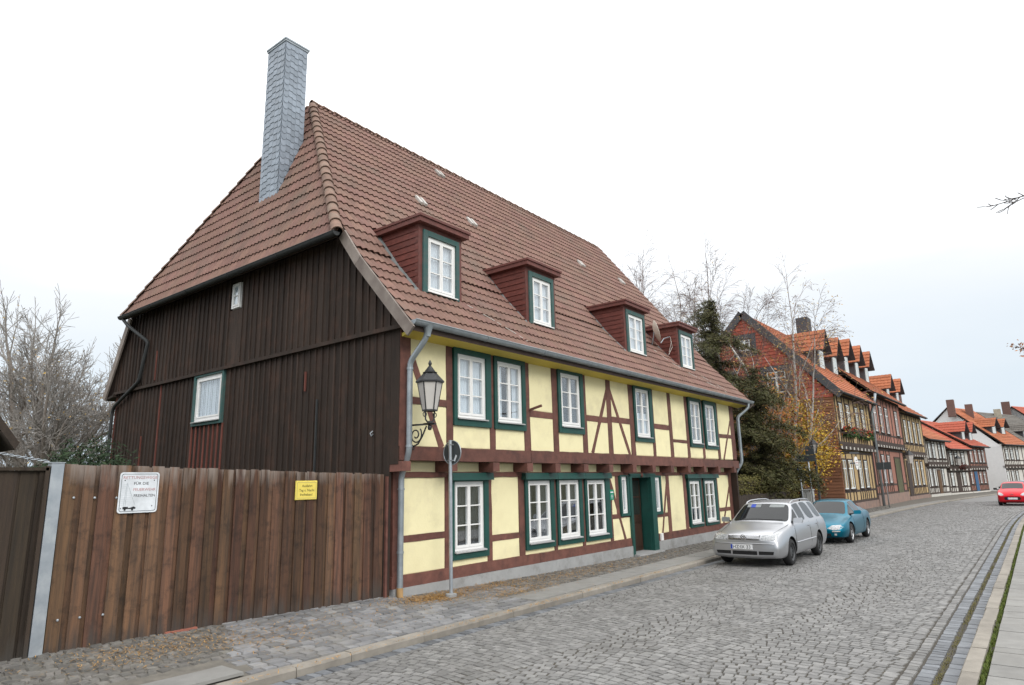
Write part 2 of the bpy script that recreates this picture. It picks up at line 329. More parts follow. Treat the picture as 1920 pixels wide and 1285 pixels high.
# runs of single setts and the two-row blue gutters
def course(y0, y1, l0, l1, x0, x1, seed, z=0.0, gap=0.012):
    g = random.Random(seed); o = []; x = x0
    while x < x1:
        l = g.uniform(l0, l1); xx = x + l/2
        o.append((xx, (y0+y1)/2 + bend(xx) + g.uniform(-.004, .004), z, l - gap, (y1-y0) - gap, g.uniform(-.03, .03))); x += l
    return o
lay(course(1.32, 1.45, .12, .19, 2, 60, 1) + course(6.50, 6.62, .12, .19, 2, 60, 2), road, cobble_m, 'edging_sett', 'edging_setts', 0.003, 0.08, 0.04, 0.004, 12, 120)
lay(course(1.145, 1.315, .10, .22, 2, 60, 3) + course(0.935, 1.09, .18, .42, 2, 60, 4) + course(6.625, 6.82, .12, .22, 2, 60, 5), road, gutter_m, 'gutter_sett', 'gutter_setts', 0.0, 0.06, 0.03, 0.004, 13, 200)
# kerbs
def kerb(name, y0, y1, seed, label):
    k = thing(name, (0, (y0+y1)/2, 0), label, None, None, 'structure'); g = random.Random(seed); x = -6
    while x < 120:
        l = g.uniform(.75, 1.25); a = x + .004; b = x + l - .004
        if seen((x+l/2, (y0+y1)/2 + bend(x), .1), 150):
            z = .10 + g.uniform(-.006, .006); c = .022; m = MB()
            A = lambda xx, s: (xx, y0 + bend(xx)) if s else (xx, y1 + bend(xx))
            rd = 1 if y0 > 3 else 0          # rounded on the road side
            prof = [(y0, -.05), (y0, z-c*1.5), (y0+c, z), (y1, z), (y1, -.05)] if rd else [(y0, -.05), (y0, z), (y1-c, z), (y1, z-c*1.5), (y1, -.05)]
            dy = g.uniform(-.006, .006)
            m.hull([(a, p[0]+bend(a)+dy, p[1]) for p in prof], [(b, p[0]+bend(b)+dy, p[1]) for p in prof])
            m.build('kerb_stone', kerb_m, k)
        x += l
    return k
kerb('house_side_kerb', 6.83, 6.97, 5, 'pale sandstone kerb in front of the half-timbered houses')
kerb('near_kerb', 0.755, 0.925, 6, 'sandstone kerb beside the slab footpath')
# right-hand footpath
fp = strip('footpath', joint_m, -2.4, 0.755, 0.055, kind='structure', label='footpath of large pale slabs on the near side')
g = random.Random(21); x = 2.0; sl = []
while x < 60:
    l = g.choice((.5, .5, .5, .26, .62)); y = .70
    for w in (.95, .95, .95):
        xx = x + l/2; sl.append((xx, y - w/2 + bend(xx), 0.095, l - .012, w - .012, 0)); y -= w
    x += l
lay(sl, fp, slab_m, 'paving_slab', 'paving_slabs', 0.0, 0.008, 0.004, 0.003, 14, 150)
# grass and moss in the joints beside the near kerb
def tufts(name, y0, y1, z, n, hh, mat_, label, x0=3, x1=40, seed=1, dens=None):
    g = random.Random(seed); m = MB()
    for i in range(n):
        x = x0 + (x1 - x0) * (g.random() ** 1.8)
        if dens and g.random() > dens(x): continue
        y = g.uniform(y0, y1) + bend(x); h = hh * g.uniform(.4, 1.2); a = g.uniform(0, 6.28); w = g.uniform(.003, .008)
        lx, ly = math.cos(a) * h * .6, math.sin(a) * h * .6
        m.add([(x - math.sin(a)*w, y + math.cos(a)*w, z), (x + math.sin(a)*w, y - math.cos(a)*w, z), (x + lx, y + ly, z + h)], [(0, 1, 2)], g.random())
    return m.build(name, mat_, kind='stuff', label=label, cat='grass', fix=False)
dn = lambda x: 0.35 + 0.65 * (math.sin(x * 2.7) * math.sin(x * 1.13 + 1) > -.25)
tufts('grass', .705, .752, .055, 15000, .040, grass_m, 'green grass growing in the joint behind the near kerb', dens=dn)
tufts('moss', 1.09, 1.142, -.02, 12000, .026, moss_m, 'yellowish moss between the two rows of gutter setts', seed=2, dens=dn)
# house-side pavement
pv = MB()
xl = [x for x in XS if x <= 148]
for a, b in zip(xl, xl[1:]):
    for t0, t1 in ((0, .5), (.5, 1), (1, 1.6)):
        P = []
        for xx, t in ((a, t0), (b, t0), (b, t1), (a, t1)):
            y = 6.97 + 1.85 * t + bend(xx); P.append((xx, y, pav_z(xx, y) - .011))
        pv.poly(P)
pave = pv.build('pavement', pave_m, kind='structure', label='stone pavement in front of the fence and timber house')
g = random.Random(31); st = []
y = 6.985                                           # driveway of blue-grey setts
while y < 8.85:
    w = g.uniform(.135, .19); x = 3.0 + g.uniform(0, .2) + (4.2 - 3.0) * (y < 7.62)
    xe = 9.35 - (y - 7) * .35 + (1.2 if y > 7.65 else 0)
    while x < xe:
        l = g.uniform(.13, .30); xx = x + l/2; yy = y + w/2
        if not (xx < 4.9 - (8.8 - yy) * .5 and yy > 7.62): st.append((xx, yy, pav_z(xx, yy), l - .008, w - .008, g.uniform(-.04, .04)))
        x += l
    y += w
lay(st, pave, paver_m, 'paving_sett', 'paving_setts', 0.0, 0.05, 0.035, 0.004, 15)
sl = []                                             # slabs along the kerb
x = 9.45
while x < 60:
    l = g.uniform(.85, 1.05); xx = x + l/2; sl.append((xx, 7.31 + bend(xx), pav_z(xx, 7.31 + bend(xx)), l - .012, .64, 0)); x += l
for x in (1.3, 2.3, 3.25): sl.append((x + .45, 7.30, pav_z(x, 7.30), .93, .62, 0))
lay(sl, pave, slab_m, 'paving_slab', 'paving_slabs', 0.004, 0.008, 0.004, 0.003, 16, 60)
st = []                                             # irregular field stones between slabs and wall
def wild(x0, x1, y0, y1, ok, s=.105):
    y = y0
    while y < y1:
        w = g.uniform(.8, 1.2) * s; x = x0 + g.uniform(0, s)
        while x < x1:
            l = g.uniform(.7, 1.5) * s; xx = x + l/2; yy = y + w/2 + g.uniform(-.02, .02)
            if ok(xx, yy): st.append((xx, yy + bend(xx), pav_z(xx, yy + bend(xx)) + g.uniform(-.004, .004), l - .01, w - .008, g.uniform(-.35, .35)))
            x += l
        y += w
wild(9.0, 48, 7.65, 8.85, lambda x, y: x > 10.55 - (y - 7.65) * .35)
wild(1.2, 5.0, 7.62, 8.9, lambda x, y: x < 4.95 - (8.8 - y) * .5)
lay(st, pave, wild_m, 'field_stone', 'field_stones', 0.0, 0.08, 0.10, 0.006, 17)
# dry larch needles and leaves blown against the wall
m = MB(); g = random.Random(5)
def heap(cx, cy, rx, ry, n, ln=.05):
    for i in range(n):
        x = g.gauss(cx, rx); y = g.gauss(cy, ry)
        if y > 8.8 + bend(x): continue
        z = pav_z(x, y) + g.uniform(.002, .018); a = g.uniform(0, 6.28); w = .0035; d = ln * g.uniform(.4, 1.1)
        ca, sa = math.cos(a), math.sin(a); dz = g.uniform(-.012, .02)
        m.add([(x - sa*w, y + ca*w, z), (x + sa*w, y - ca*w, z), (x + ca*d + sa*w, y + sa*d - ca*w, z + dz), (x + ca*d - sa*w, y + sa*d + ca*w, z + dz)], [(0, 1, 2, 3)], g.random())
heap(8.35, 8.35, .45, .16, 2600); heap(9.6, 8.5, .8, .17, 1500); heap(12, 8.25, 1.8, .3, 1600); heap(3.7, 8.3, .5, .22, 900); heap(5.0, 8.1, .5, .3, 700); heap(6.6, 7.9, .8, .4, 350); heap(15, 8.2, 2, .3, 700); heap(9.9, 7.75, .6, .15, 700)
for i in range(160): heap(g.uniform(4, 14), 6.78, .06, .02, 4, .04)
m.build('leaf_litter', straw_m, kind='stuff', label='dry yellow needles scattered over the pavement stones', cat='leaf litter', fix=False)
# ================================================================== THE YELLOW TIMBER-FRAMED HOUSE
YU, YG, XG = 8.57, 8.82, 7.74
house = thing('timber_house', (16.0, 14.0, 0.2), 'large yellow half-timbered house with red-brown beams, brown tiled roof and four dormers', 'house')
rt = random.Random(41)
def tbar(parent, name, x0, z0, x1, z1, w, yf, d, m_, T=None, jit=0.007, mat_end=None):
    A = Vector((x0, 0, z0)); B = Vector((x1, 0, z1)); t = (B - A); ln = t.length; t = t / ln; s = Vector((t.z, 0, -t.x)); n = max(2, int(ln / 0.3)); mb = MB(T)
    L_ = []; 
    for i in range(n + 1):
        p = A + t * (ln * i / n); a = w/2 + (rt.uniform(-jit, jit)); b = w/2 + (rt.uniform(-jit, jit)); e = rt.uniform(-jit, jit) * .5
        L_.append([p - s*a + Vector((0, yf + e, 0)), p + s*b + Vector((0, yf + e, 0)), p + s*b + Vector((0, yf + d, 0)), p - s*a + Vector((0, yf + d, 0))])
    V = [v for l in L_ for v in l]; F = [(0, 1, 2, 3), tuple(4*n + k for k in (3, 2, 1, 0))]
    for i in range(n):
        for k in range(4): F.append((4*i+k, 4*i+4+k, 4*i+4+(k+1) % 4, 4*i+(k+1) % 4))
    mb.add(V, F); return mb.build(name, m_, parent)
def panel(parent, x0, x1, z0, z1, yf, T=None, m_=None, name='plaster_panel', d=0.12, rough=True):
    # infill with a slightly pillowed face
    mb = MB(T); e = .012; jt = lambda: rt.uniform(-.006, .006) if rough else 0
    o = [(x0 - .02, yf + .02, z0 - .02), (x1 + .02, yf + .02, z0 - .02), (x1 + .02, yf + .02, z1 + .02), (x0 - .02, yf + .02, z1 + .02)]
    f = [(x0 + e + jt(), yf, z0 + e + jt()), (x1 - e + jt(), yf, z0 + e + jt()), (x1 - e + jt(), yf, z1 - e + jt()), (x0 + e + jt(), yf, z1 - e + jt())]
    b = [(p[0], yf + d, p[2]) for p in o]
    mb.add(f + o + b, [(0, 1, 2, 3)] + [(i, i+4, (i+1) % 4+4, (i+1) % 4) for i in range(4)] + [(i+4, i+8, (i+1) % 4+8, (i+1) % 4+4) for i in range(4)] + [(11, 10, 9, 8)])
    return mb.build(name, m_ or plaster, parent)
def window(parent, x0, x1, z0, z1, yf, cas=(.09, .12, .12, .15), cm=None, T=None, cols=2, rows=3, cur=None, roller=None, depth=.5, sill=True, cd_=.028, fr=None, name='window', open_=0.0):
    """x0..x1, z0..z1: the white frame; cas: casing beyond it (left, right, top, bottom)"""
    cm = cm or greenp; l, r, t, b = cas; f = fr or .055; yc = yf - cd_
    m = MB(T); 
    if l: m.box(x0 - l, x0, yc, yf + .10, z0 - b, z1 + t)
    if r: m.box(x1, x1 + r, yc, yf + .10, z0 - b, z1 + t)
    if t: m.box(x0, x1, yc - .002, yf + .10, z1, z1 + t)
    if b: m.box(x0, x1, yc - .002, yf + .10, z0 - b, z0)
    if not m.v: m.box(x0 - .01, x1 + .01, yf + .05, yf + .10, z0 - .01, z1 + .01)
    w = m.build(name, cm, parent)
    # white frame with sashes
    m = MB(T); ya = yf + .012; yb = yf + .075
    m.box(x0, x0 + f, ya, yb, z0, z1); m.box(x1 - f, x1, ya, yb, z0, z1); m.box(x0 + f, x1 - f, ya, yb, z1 - f, z1); m.box(x0 + f, x1 - f, ya, yb, z0, z0 + f)
    X0, X1, Z0, Z1 = x0 + f + .003, x1 - f - .003, z0 + f + .003, z1 - f - .003; cw = (X1 - X0) / cols; s = .038 if cols > 1 else .03
    ys, ye = yf + .002, yf + .062
    cells = []
    for c in range(cols):
        a, e_ = X0 + cw*c + .002, X0 + cw*(c+1) - .002
        m.box(a, a + s, ys, ye, Z0, Z1); m.box(e_ - s, e_, ys, ye, Z0, Z1); m.box(a + s, e_ - s, ys, ye, Z1 - s, Z1); m.box(a + s, e_ - s, ys, ye, Z0, Z0 + s*1.2)
        za, zb = Z0 + s*1.2, Z1 - s; rh = (zb - za) / rows
        for q in range(rows):
            if q: m.box(a + s, e_ - s, ys + .01, ye - .012, za + rh*q - .011, za + rh*q + .011)
            cells.append((a + s, e_ - s, za + rh*q + (.011 if q else 0), za + rh*(q+1) - (.011 if q < rows-1 else 0)))
    m.build('sash', whitep, w)
    for (a, e_, za, zb) in cells:
        MB(T).box(a - .004, e_ + .004, yf + .030, yf + .035, za - .004, zb + .004).build('pane', glass, w)
    if sill: MB(T).prism([(0, 0), (1, 0), (1, 1), (0, 1)], 0, 1) if 0 else MB(T).hull([(x0 - .01, yf - .075, z0 - .030), (x0 - .01, yf + .02, z0 - .012), (x0 - .01, yf + .02, z0 + .012), (x0 - .01, yf - .075, z0 - .008)], [(x1 + .01, yf - .075, z0 - .030), (x1 + .01, yf + .02, z0 - .012), (x1 + .01, yf + .02, z0 + .012), (x1 + .01, yf - .075, z0 - .008)]).build('sill', sillm if sill != 'w' else whitep, w)
    # the room behind: dark box and a pleated curtain
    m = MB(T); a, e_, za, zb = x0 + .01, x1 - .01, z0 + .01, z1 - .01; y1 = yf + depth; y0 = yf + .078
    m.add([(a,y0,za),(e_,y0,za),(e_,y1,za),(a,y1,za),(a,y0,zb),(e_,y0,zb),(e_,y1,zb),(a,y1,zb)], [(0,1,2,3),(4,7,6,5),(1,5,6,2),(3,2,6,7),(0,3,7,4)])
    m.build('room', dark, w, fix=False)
    if cur:
        cmx, spans, zt = cur
        m = MB(T)
        for (s0, s1) in spans:
            n = max(4, int((s1 - s0) * (x1 - x0) / .025)); pr = None
            for i in range(n + 1):
                xx = x0 + f + (x1 - x0 - 2*f) * (s0 + (s1 - s0) * i / n); yy = yf + .092 + .010 * math.sin(i * 2.1) + rt.uniform(-.004, .004)
                q = [(xx, yy, z0 + .03), (xx, yy, z0 + (z1 - z0) * zt)]
                if pr: m.poly([pr[0], q[0], q[1], pr[1]])
                pr = q
        m.build('curtain', cmx, w, smooth=True, fix=False)
    if roller:
        ra, rb, rz0, rz1, rd = roller
        MB(T).hull([(ra, yf - rd, rz0), (ra, yf + .02, rz0), (ra, yf + .02, rz1), (ra, yf - rd + .02, rz1)], [(rb, yf - rd, rz0), (rb, yf + .02, rz0), (rb, yf + .02, rz1), (rb, yf - rd + .02, rz1)]).build('roller_box', cm, w)
    return w
# ---- plinth, sill beam, posts of the ground floor
MB().box(7.86, 16.30, 8.775, 9.3, -.05, .352).build('plinth', plinth_m, house)
MB().box(17.86, 24.19, 8.775, 9.3, -.05, .352).build('plinth', plinth_m, house)
for a, b in ((7.84, 12.1), (12.11, 16.30), (17.84, 24.19)): tbar(house, 'sill_beam', a, .452, b, .455, .20, 8.80, .2, timber)
GP = [(7.86, 8.06), (9.15, 9.31), (10.37, 10.51), (11.41, 11.60), (12.70, 12.82), (13.90, 14.03), (15.24, 15.37), (18.66, 18.86), (19.88, 20.09), (21.22, 21.38), (22.56, 22.72), (23.78, 24.17)]
for a, b in GP: tbar(house, 'post', (a+b)/2, .55, (a+b)/2 + rt.uniform(-.02, .0), 2.20, b - a, YG, .14, timber)
tbar(house, 'post', 15.68, 1.20, 15.66, 2.20, .15, YG + .001, .14, timber)
tbar(house, 'wall_plate', 7.84, 2.245, 24.18, 2.235, .10, YG - .015, .16, timber)
for a, b, z, w in ((8.06, 9.15, 1.145, .11), (10.51, 11.41, .985, .115), (15.37, 16.30, 1.15, .11), (17.88, 18.66, 1.06, .11), (22.72, 23.78, 1.01, .12)): tbar(house, 'rail', a, z, b, z + rt.uniform(-.015, .015), w, YG + .004, .12, timber)
for q in ((15.30, 2.10, 16.0, .55, .10), (18.68, 1.95, 18.22, .55, .09), (23.79, 1.75, 23.0, .55, .09)): tbar(house, 'brace', q[0], q[1], q[2], q[3], q[4], YG + .002, .12, timber)
PF = YG + .012
for a, b, z0, z1 in ((8.06, 9.15, .55, 1.09), (8.06, 9.15, 1.20, 2.19), (10.51, 11.41, .55, .93), (10.51, 11.41, 1.04, 2.19), (15.37, 16.30, .55, 1.10), (15.37, 15.76, 1.20, 2.19),
                     (17.86, 18.66, .55, 1.0), (18.25, 18.66, 1.12, 2.19), (18.86, 19.88, .55, 2.19), (22.72, 23.78, .55, .95), (22.72, 23.78, 1.07, 2.19),
                     (9.31, 10.37, .55, .70), (11.60, 12.70, .55, .66), (12.82, 13.90, .55, .66), (14.03, 15.24, .55, .66), (20.09, 21.22, .55, .58), (21.38, 22.56, .55, .58)): panel(house, a, b, z0, z1, PF)
GC = (curtain_d, [(0.0, .28), (.72, 1.0)], .97); GF = (curtain_d, [(0, 1)], .97); NC = (curtain, [(0, 1)], .97)
for x0, x1, z0, z1, c, ro, cu in ((9.37, 10.24, .82, 2.11, (.10, .13, .03, .15), (9.22, 10.43, 2.135, 2.275, .13), GF), (11.70, 12.57, .79, 2.10, (.10, .13, .03, .14), (11.51, 12.73, 2.13, 2.27, .13), GC),
        (12.91, 13.78, .79, 2.10, (.09, .12, .03, .14), (12.74, 13.93, 2.13, 2.27, .13), GC), (14.13, 15.02, .78, 2.09, (.10, .22, .03, .14), (13.94, 15.20, 2.125, 2.265, .13), GC),
        (20.28, 21.11, .69, 2.01, (.10, .11, .09, .12), (20.02, 21.29, 2.09, 2.22, .11), GF), (21.51, 22.38, .68, 2.01, (.11, .17, .09, .12), (21.30, 22.62, 2.085, 2.215, .11), GF)):
    window(house, x0, x1, z0, z1, YG - .01, c, cur=cu, roller=ro)
window(house, 15.87, 16.18, 1.21, 2.17, YG - .01, (.09, .10, .04, .07), cols=1, rows=1, cur=NC, sill=False)
window(house, 17.84, 18.17, 1.17, 2.14, YG - .01, (.04, .08, .05, .08), cols=1, rows=1, cur=NC, sill=False)
# door in its deep green reveal
m = MB()
m.box(16.29, 16.42, YG - .05, 9.16, .08, 2.25); m.box(17.56, 17.83, YG - .05, 9.16, .08, 2.25); m.box(16.42, 17.56, YG - .05, 9.16, 2.14, 2.25)
m.box(17.545, 17.559, YG + .05, 9.10, .20, 2.05)
dfr = m.build('door_frame', greenp, house)
MB().box(16.30, 17.82, YG - .075, YG - .051, 2.19, 2.235).build('moulding', greenp, dfr)
MB().lathe([(.0, -.05), (.05, -.03), (.06, 0), (.05, .03), (0, .05)], (16.98, YG - .06, 2.2), 10, axis='y').build('carved_boss', timber, dfr)
dr = MB().box(16.42, 17.56, 9.14, 9.19, .13, 2.14).build('door', doorm, house)
for a, b, z0, z1 in ((16.50, 16.95, .25, .85), (17.02, 17.48, .25, .85), (16.50, 17.48, .92, 1.02)): MB().box(a, b, 9.122, 9.14, z0, z1).build('door_panel', doorm, dr)
for a, b in ((16.50, 16.96), (17.02, 17.48)):
    for z0, z1 in ((1.12, 1.58), (1.62, 2.06)): MB().box(a, b, 9.132, 9.138, z0, z1).build('pane', glass, dr)
m = MB(); m.box(16.96, 17.02, 9.120, 9.141, 1.05, 2.1); m.box(16.45, 17.53, 9.121, 9.141, 1.58, 1.62); m.build('glazing_bar', doorm, dr)
m = MB(); m.tube([(16.56, 9.11, .98), (16.56, 9.05, .98), (16.68, 9.05, .98)], .011, 6); m.build('handle', galv, dr)
MB().lathe([(.13, -.015), (.14, 0), (.13, .015)], (16.52, 9.10, 1.42), 14, axis='y').build('door_wreath', mat('wreath_silver', (.42, .42, .40), rough=.5, scale=30, bump=.5), dr)
MB().hull([(16.30, 8.60, .02), (17.84, 8.60, .02), (17.84, 9.14, .02), (16.30, 9.14, .02)], [(16.31, 8.61, .125), (17.83, 8.61, .125), (17.83, 9.14, .13), (16.31, 9.14, .13)]).build('door_step', plinth_m, house)
MB().box(17.98, 18.12, YG - .06, YG + .02, .36, .56).build('meter_box', whitep, house)
pl = MB().box(15.20, 15.40, YG - .045, YG - .036, 1.58, 1.84).build('plaque', mat('green_plaque', (.01, .26, .15), rough=.4, bump=0), house)
for k, (z, w) in enumerate(((1.775, .15), (1.70, .10), (1.665, .11), (1.63, .08))): MB().box(15.30 - w/2, 15.30 + w/2, YG - .048, YG - .0455, z - (.016 if k == 0 else .006), z + (.016 if k == 0 else .006)).build('print_line', white_e, pl)
# ---- the jetty: joist heads, infill, sill beam of the upper floor
JX = [7.83, 9.13, 10.37, 11.50, 12.55, 13.75, 14.94, 16.20, 17.35, 18.55, 19.78, 21.04, 22.26, 23.75]
for i, x in enumerate(JX):
    zb = 2.285 - .0025 * i + rt.uniform(-.008, .008); wd_ = .20; a = x - wd_ if i else x - .08; b = x if i else x + .12; y0 = 8.475
    MB().hull([(a, y0 + .012, zb + .012), (b, y0 + .012, zb + .012), (b, y0 + .012, 2.47), (a, y0 + .012, 2.47)], [(a - .006, 8.95, zb), (b + .006, 8.95, zb), (b + .006, 8.95, 2.48), (a - .006, 8.95, 2.48)]).build('joist_head', timber, house)
    if i: panel(house, JX[i-1] + .02, x - .22, 2.29, 2.47, YG + .03, d=.08)
for a, za, b, zb, w in ((7.76, 2.61, 11.52, 2.605, .245), (11.53, 2.61, 16.05, 2.62, .26), (16.06, 2.60, 20.9, 2.575, .26), (20.91, 2.575, 24.24, 2.55, .26)): tbar(house, 'bressummer', a, za, b, zb, w, YU - .03, .3, timber)
# ---- upper floor frame
UP = [(7.75, 8.00), (8.94, 9.11), (10.20, 10.37), (11.35, 11.57), (12.45, 12.66), (13.71, 13.92), (14.94, 15.16), (16.15, 16.39), (17.47, 17.63), (18.62, 18.83), (19.86, 20.05), (21.09, 21.27), (22.41, 22.62), (23.80, 24.17)]
for i, (a, b) in enumerate(UP): tbar(house, 'post', (a+b)/2, 2.73, (a+b)/2 - (.03 if 0 < i < 13 else 0), 4.68, b - a, YU, .14, timber)
tbar(house, 'wall_plate', 7.75, 4.735, 24.17, 4.735, .12, YU - .006, .2, timber)
for a, b, z, w in ((8.0, 8.94, 3.54, .13), (11.57, 12.45, 3.55, .14), (13.92, 14.94, 3.60, .14), (15.16, 16.15, 3.64, .14), (17.63, 18.62, 3.60, .14), (18.83, 19.86, 3.22, .09), (22.62, 23.80, 3.53, .13)): tbar(house, 'rail', a, z, b, z + rt.uniform(-.015, .015), w, YU + .004, .12, timber)
for q in ((8.02, 4.33, 8.80, 2.73, .13), (15.0, 4.45, 14.12, 2.74, .12), (15.08, 4.45, 16.05, 2.74, .12), (23.80, 4.1, 22.9, 2.73, .10)): tbar(house, 'brace', q[0], q[1], q[2], q[3], q[4], YU + .002, .12, timber)
PF = YU + .012
for a, b, z0, z1 in ((8.0, 8.94, 2.73, 3.475), (8.0, 8.94, 3.605, 4.68), (9.11, 10.20, 2.73, 3.16), (10.37, 11.35, 2.73, 3.16), (11.57, 12.45, 2.73, 3.48), (11.57, 12.45, 3.62, 4.68), (12.66, 13.71, 2.73, 3.19),
        (13.92, 14.94, 2.73, 3.53), (13.92, 14.94, 3.67, 4.68), (15.16, 16.15, 2.73, 3.57), (15.16, 16.15, 3.71, 4.68), (16.39, 17.47, 2.73, 3.12), (17.63, 18.62, 2.73, 3.53), (17.63, 18.62, 3.67, 4.68),
        (18.83, 19.86, 2.73, 3.175), (18.83, 19.86, 3.265, 4.68), (20.05, 21.09, 2.73, 3.07), (21.27, 22.41, 2.73, 3.05), (22.62, 23.80, 2.73, 3.465), (22.62, 23.80, 3.595, 4.68)): panel(house, a, b, z0, z1, PF)
UC = (curtain, [(0, 1)], .97); UH = (curtain, [(0, .3), (.75, 1)], .97)
for x0, x1, z0, z1, c, cu in ((9.20, 10.05, 3.31, 4.56, (.10, .15, .12, .15), UC), (10.41, 11.26, 3.30, 4.57, (.10, .11, .11, .15), UH), (12.75, 13.61, 3.34, 4.60, (.11, .13, .09, .16), (curtain_d, [(0, .3), (.7, 1)], .97)),
        (16.48, 17.32, 3.25, 4.60, (.11, .17, .09, .14), (curtain, [(0, 1)], .5)), (20.20, 21.03, 3.20, 4.56, (.13, .07, .12, .13), (curtain_d, [(0, 1)], .97)), (21.45, 22.28, 3.17, 4.54, (.12, .15, .14, .13), (curtain_d, [(0, 1)], .97))):
    window(house, x0, x1, z0, z1, YU - .01, c, cur=cu)
MB().bar((11.53, 8.56, 3.62), (11.60, 8.28, 3.70), .035, .05).build('bracket_peg', timber, house)
# cores that close the house behind the frames
MB().box(8.0, 24.0, 9.45, 20.3, .1, 4.9).build('light_block_core', dark, house)  # unseen dark box added to stop light through gaps in the frame
MB(frame((24.10, 0, 0), (0, 1, 0), (0, 0, 1))).prism([(8.6, .1), (20.4, .1), (20.4, 4.8), (19.7, 6.7), (14.3, 12.2), (9.6, 6.1), (8.6, 4.8)], -.06, .06).build('end_wall', boards, house)
MB().box(7.8, 24.1, 20.35, 20.5, .1, 4.9).build('rear_wall', boards, house)
# ---- weatherboarded gable (faces -X). u = y, so the frame looks along +X with right = -Y
def roof_zf(y):       # underside line of the front and back slopes
    if y < 9.6: return 4.80 + 1.08 * (y - 8.2)
    if y < 14.3: return 6.31 + 1.29 * (y - 9.6)
    if y < 19.8: return 12.40 - 1.0 * (y - 14.3)
    return 6.90 - 1.79 * (y - 19.8)
def gboard(y0, y1, z0a, z1a, z1b, x, d, m_, name):
    MB().hull([(x, y0, z0a), (x, y1, z0a), (x, y1, z1b), (x, y0, z1a)], [(x + d, y0, z0a), (x + d, y1, z0a), (x + d, y1, z1b), (x + d, y0, z1a)]).build(name, m_, house)
gr = random.Random(8); y = 8.80; BW = .2035
hole = lambda a, b: a < 15.90 and b > 14.48
gboard(8.58, 8.80, 2.42, 4.80, 4.80, XG, .05, boards, 'weatherboard'); 
while y < 20.45:
    b = min(y + BW, 20.5)
    dx = gr.uniform(-.006, .006)
    if hole(y + .03, b - .03): gboard(y, b - .004, -.06, 3.58, 3.58, XG + dx, .05, boards, 'weatherboard')
    else: gboard(y, b - .004, -.06, 4.80, 4.80, XG + dx, .05, boards, 'weatherboard')
    red = hole(y, b)
    bm_ = boards_r if red or gr.random() < .05 else boards
    gboard(b - .026, b + .022, .15, 3.56 if red and b < 15.93 else 4.80, 3.56 if red and b < 15.93 else 4.80, XG - .026, .03, bm_, 'batten')
    y = b
y = 8.60
while y < 20.55:
    b = min(y + BW, 20.6); za, zb = min(6.98, roof_zf(y) - .03), min(6.98, roof_zf(b) - .03)
    if not (13.98 < (y + b)/2 < 14.42): gboard(y, b - .004, 4.86, max(za, 4.87), max(zb, 4.87), XG - .035 + gr.uniform(-.005, .005), .05, boards, 'weatherboard')
    else:
        gboard(y, b - .004, 4.86, 6.18, 6.18, XG - .035, .05, boards, 'weatherboard'); gboard(y, b - .004, 6.86, 6.98, 6.98, XG - .035, .05, boards, 'weatherboard')
    if not (14.03 < b < 14.40): gboard(b - .026, b + .022, 4.86, max(zb, 4.87), max(zb - .02, 4.87), XG - .062, .03, boards, 'batten')
    y = b
for y_, za, zb, mm in ((10.88, 2.3, 3.75, zinc_d), (18.1, 4.95, 5.75, boards_r), (11.3, 3.95, 4.35, boards_r), (18.6, 2.3, 3.5, boards_r)): MB().box(XG - .055, XG - .025, y_, y_ + .035, za, zb).build('repair_lath', mm, house)
MB().tube([(XG - .03, 9.22, 3.02), (XG - .06, 9.25, 2.98), (XG - .06, 9.22, 2.93), (XG - .05, 9.19, 2.97)], .012, 6).build('hook', galv, house)
MB().box(XG - .09, XG + .02, 8.45, 20.62, 4.79, 4.865).build('drip_board', boards, house)
MB().box(XG + .06, XG + .2, 8.9, 20.4, .1, 4.8).build('gable_core', dark, house)
TG = frame((XG, 0, 0), (0, -1, 0), (0, 0, 1))      # local x = -y
window(house, -15.82, -14.58, 3.66, 4.74, -.035, (.08, .08, .07, .10), greenw, TG, 1, 1, cur=(curtain, [(0, 1)], .98), fr=.08, depth=.2)
window(house, -14.40, -14.05, 6.22, 6.82, -.06, (0, 0, 0, 0), whitep, TG, 1, 2, sill=False, depth=.3, fr=.04, cd_=.0)
# ---- roof shell
def zf_out(y): return roof_zf(y) + .06
roof = MB()
def shell(P, t=.11): roof.hull([Vector(p) for p in P], [Vector(p) - Vector((0, 0, t)) for p in P])
HX, HZ, AX, AY, AZ = 7.42, 6.93, 9.56, 14.3, 12.44
xL, xR = 7.60, 24.93
shell([(xL, 8.14, 4.795), (xR, 8.14, 4.795), (xR, 9.6, 6.37), (xL, 9.6, 6.37)])
shell([(xL, 9.6, 6.37), (xR, 9.6, 6.37), (xR, AY, AZ), (AX, AY, AZ), (xL, 10.10, 7.01)])
shell([(xR, AY, AZ), (AX, AY, AZ), (xL, 19.75, 6.98), (xR, 19.75, 6.98)])
shell([(xL, 19.75, 6.98), (xR, 19.75, 6.98), (xR, 21.0, 4.78), (xL, 21.0, 4.78)])
shell([(HX, 10.05, HZ), (AX, AY, AZ), (HX, 19.78, HZ)])
roof = roof.build('roof', deck, house)
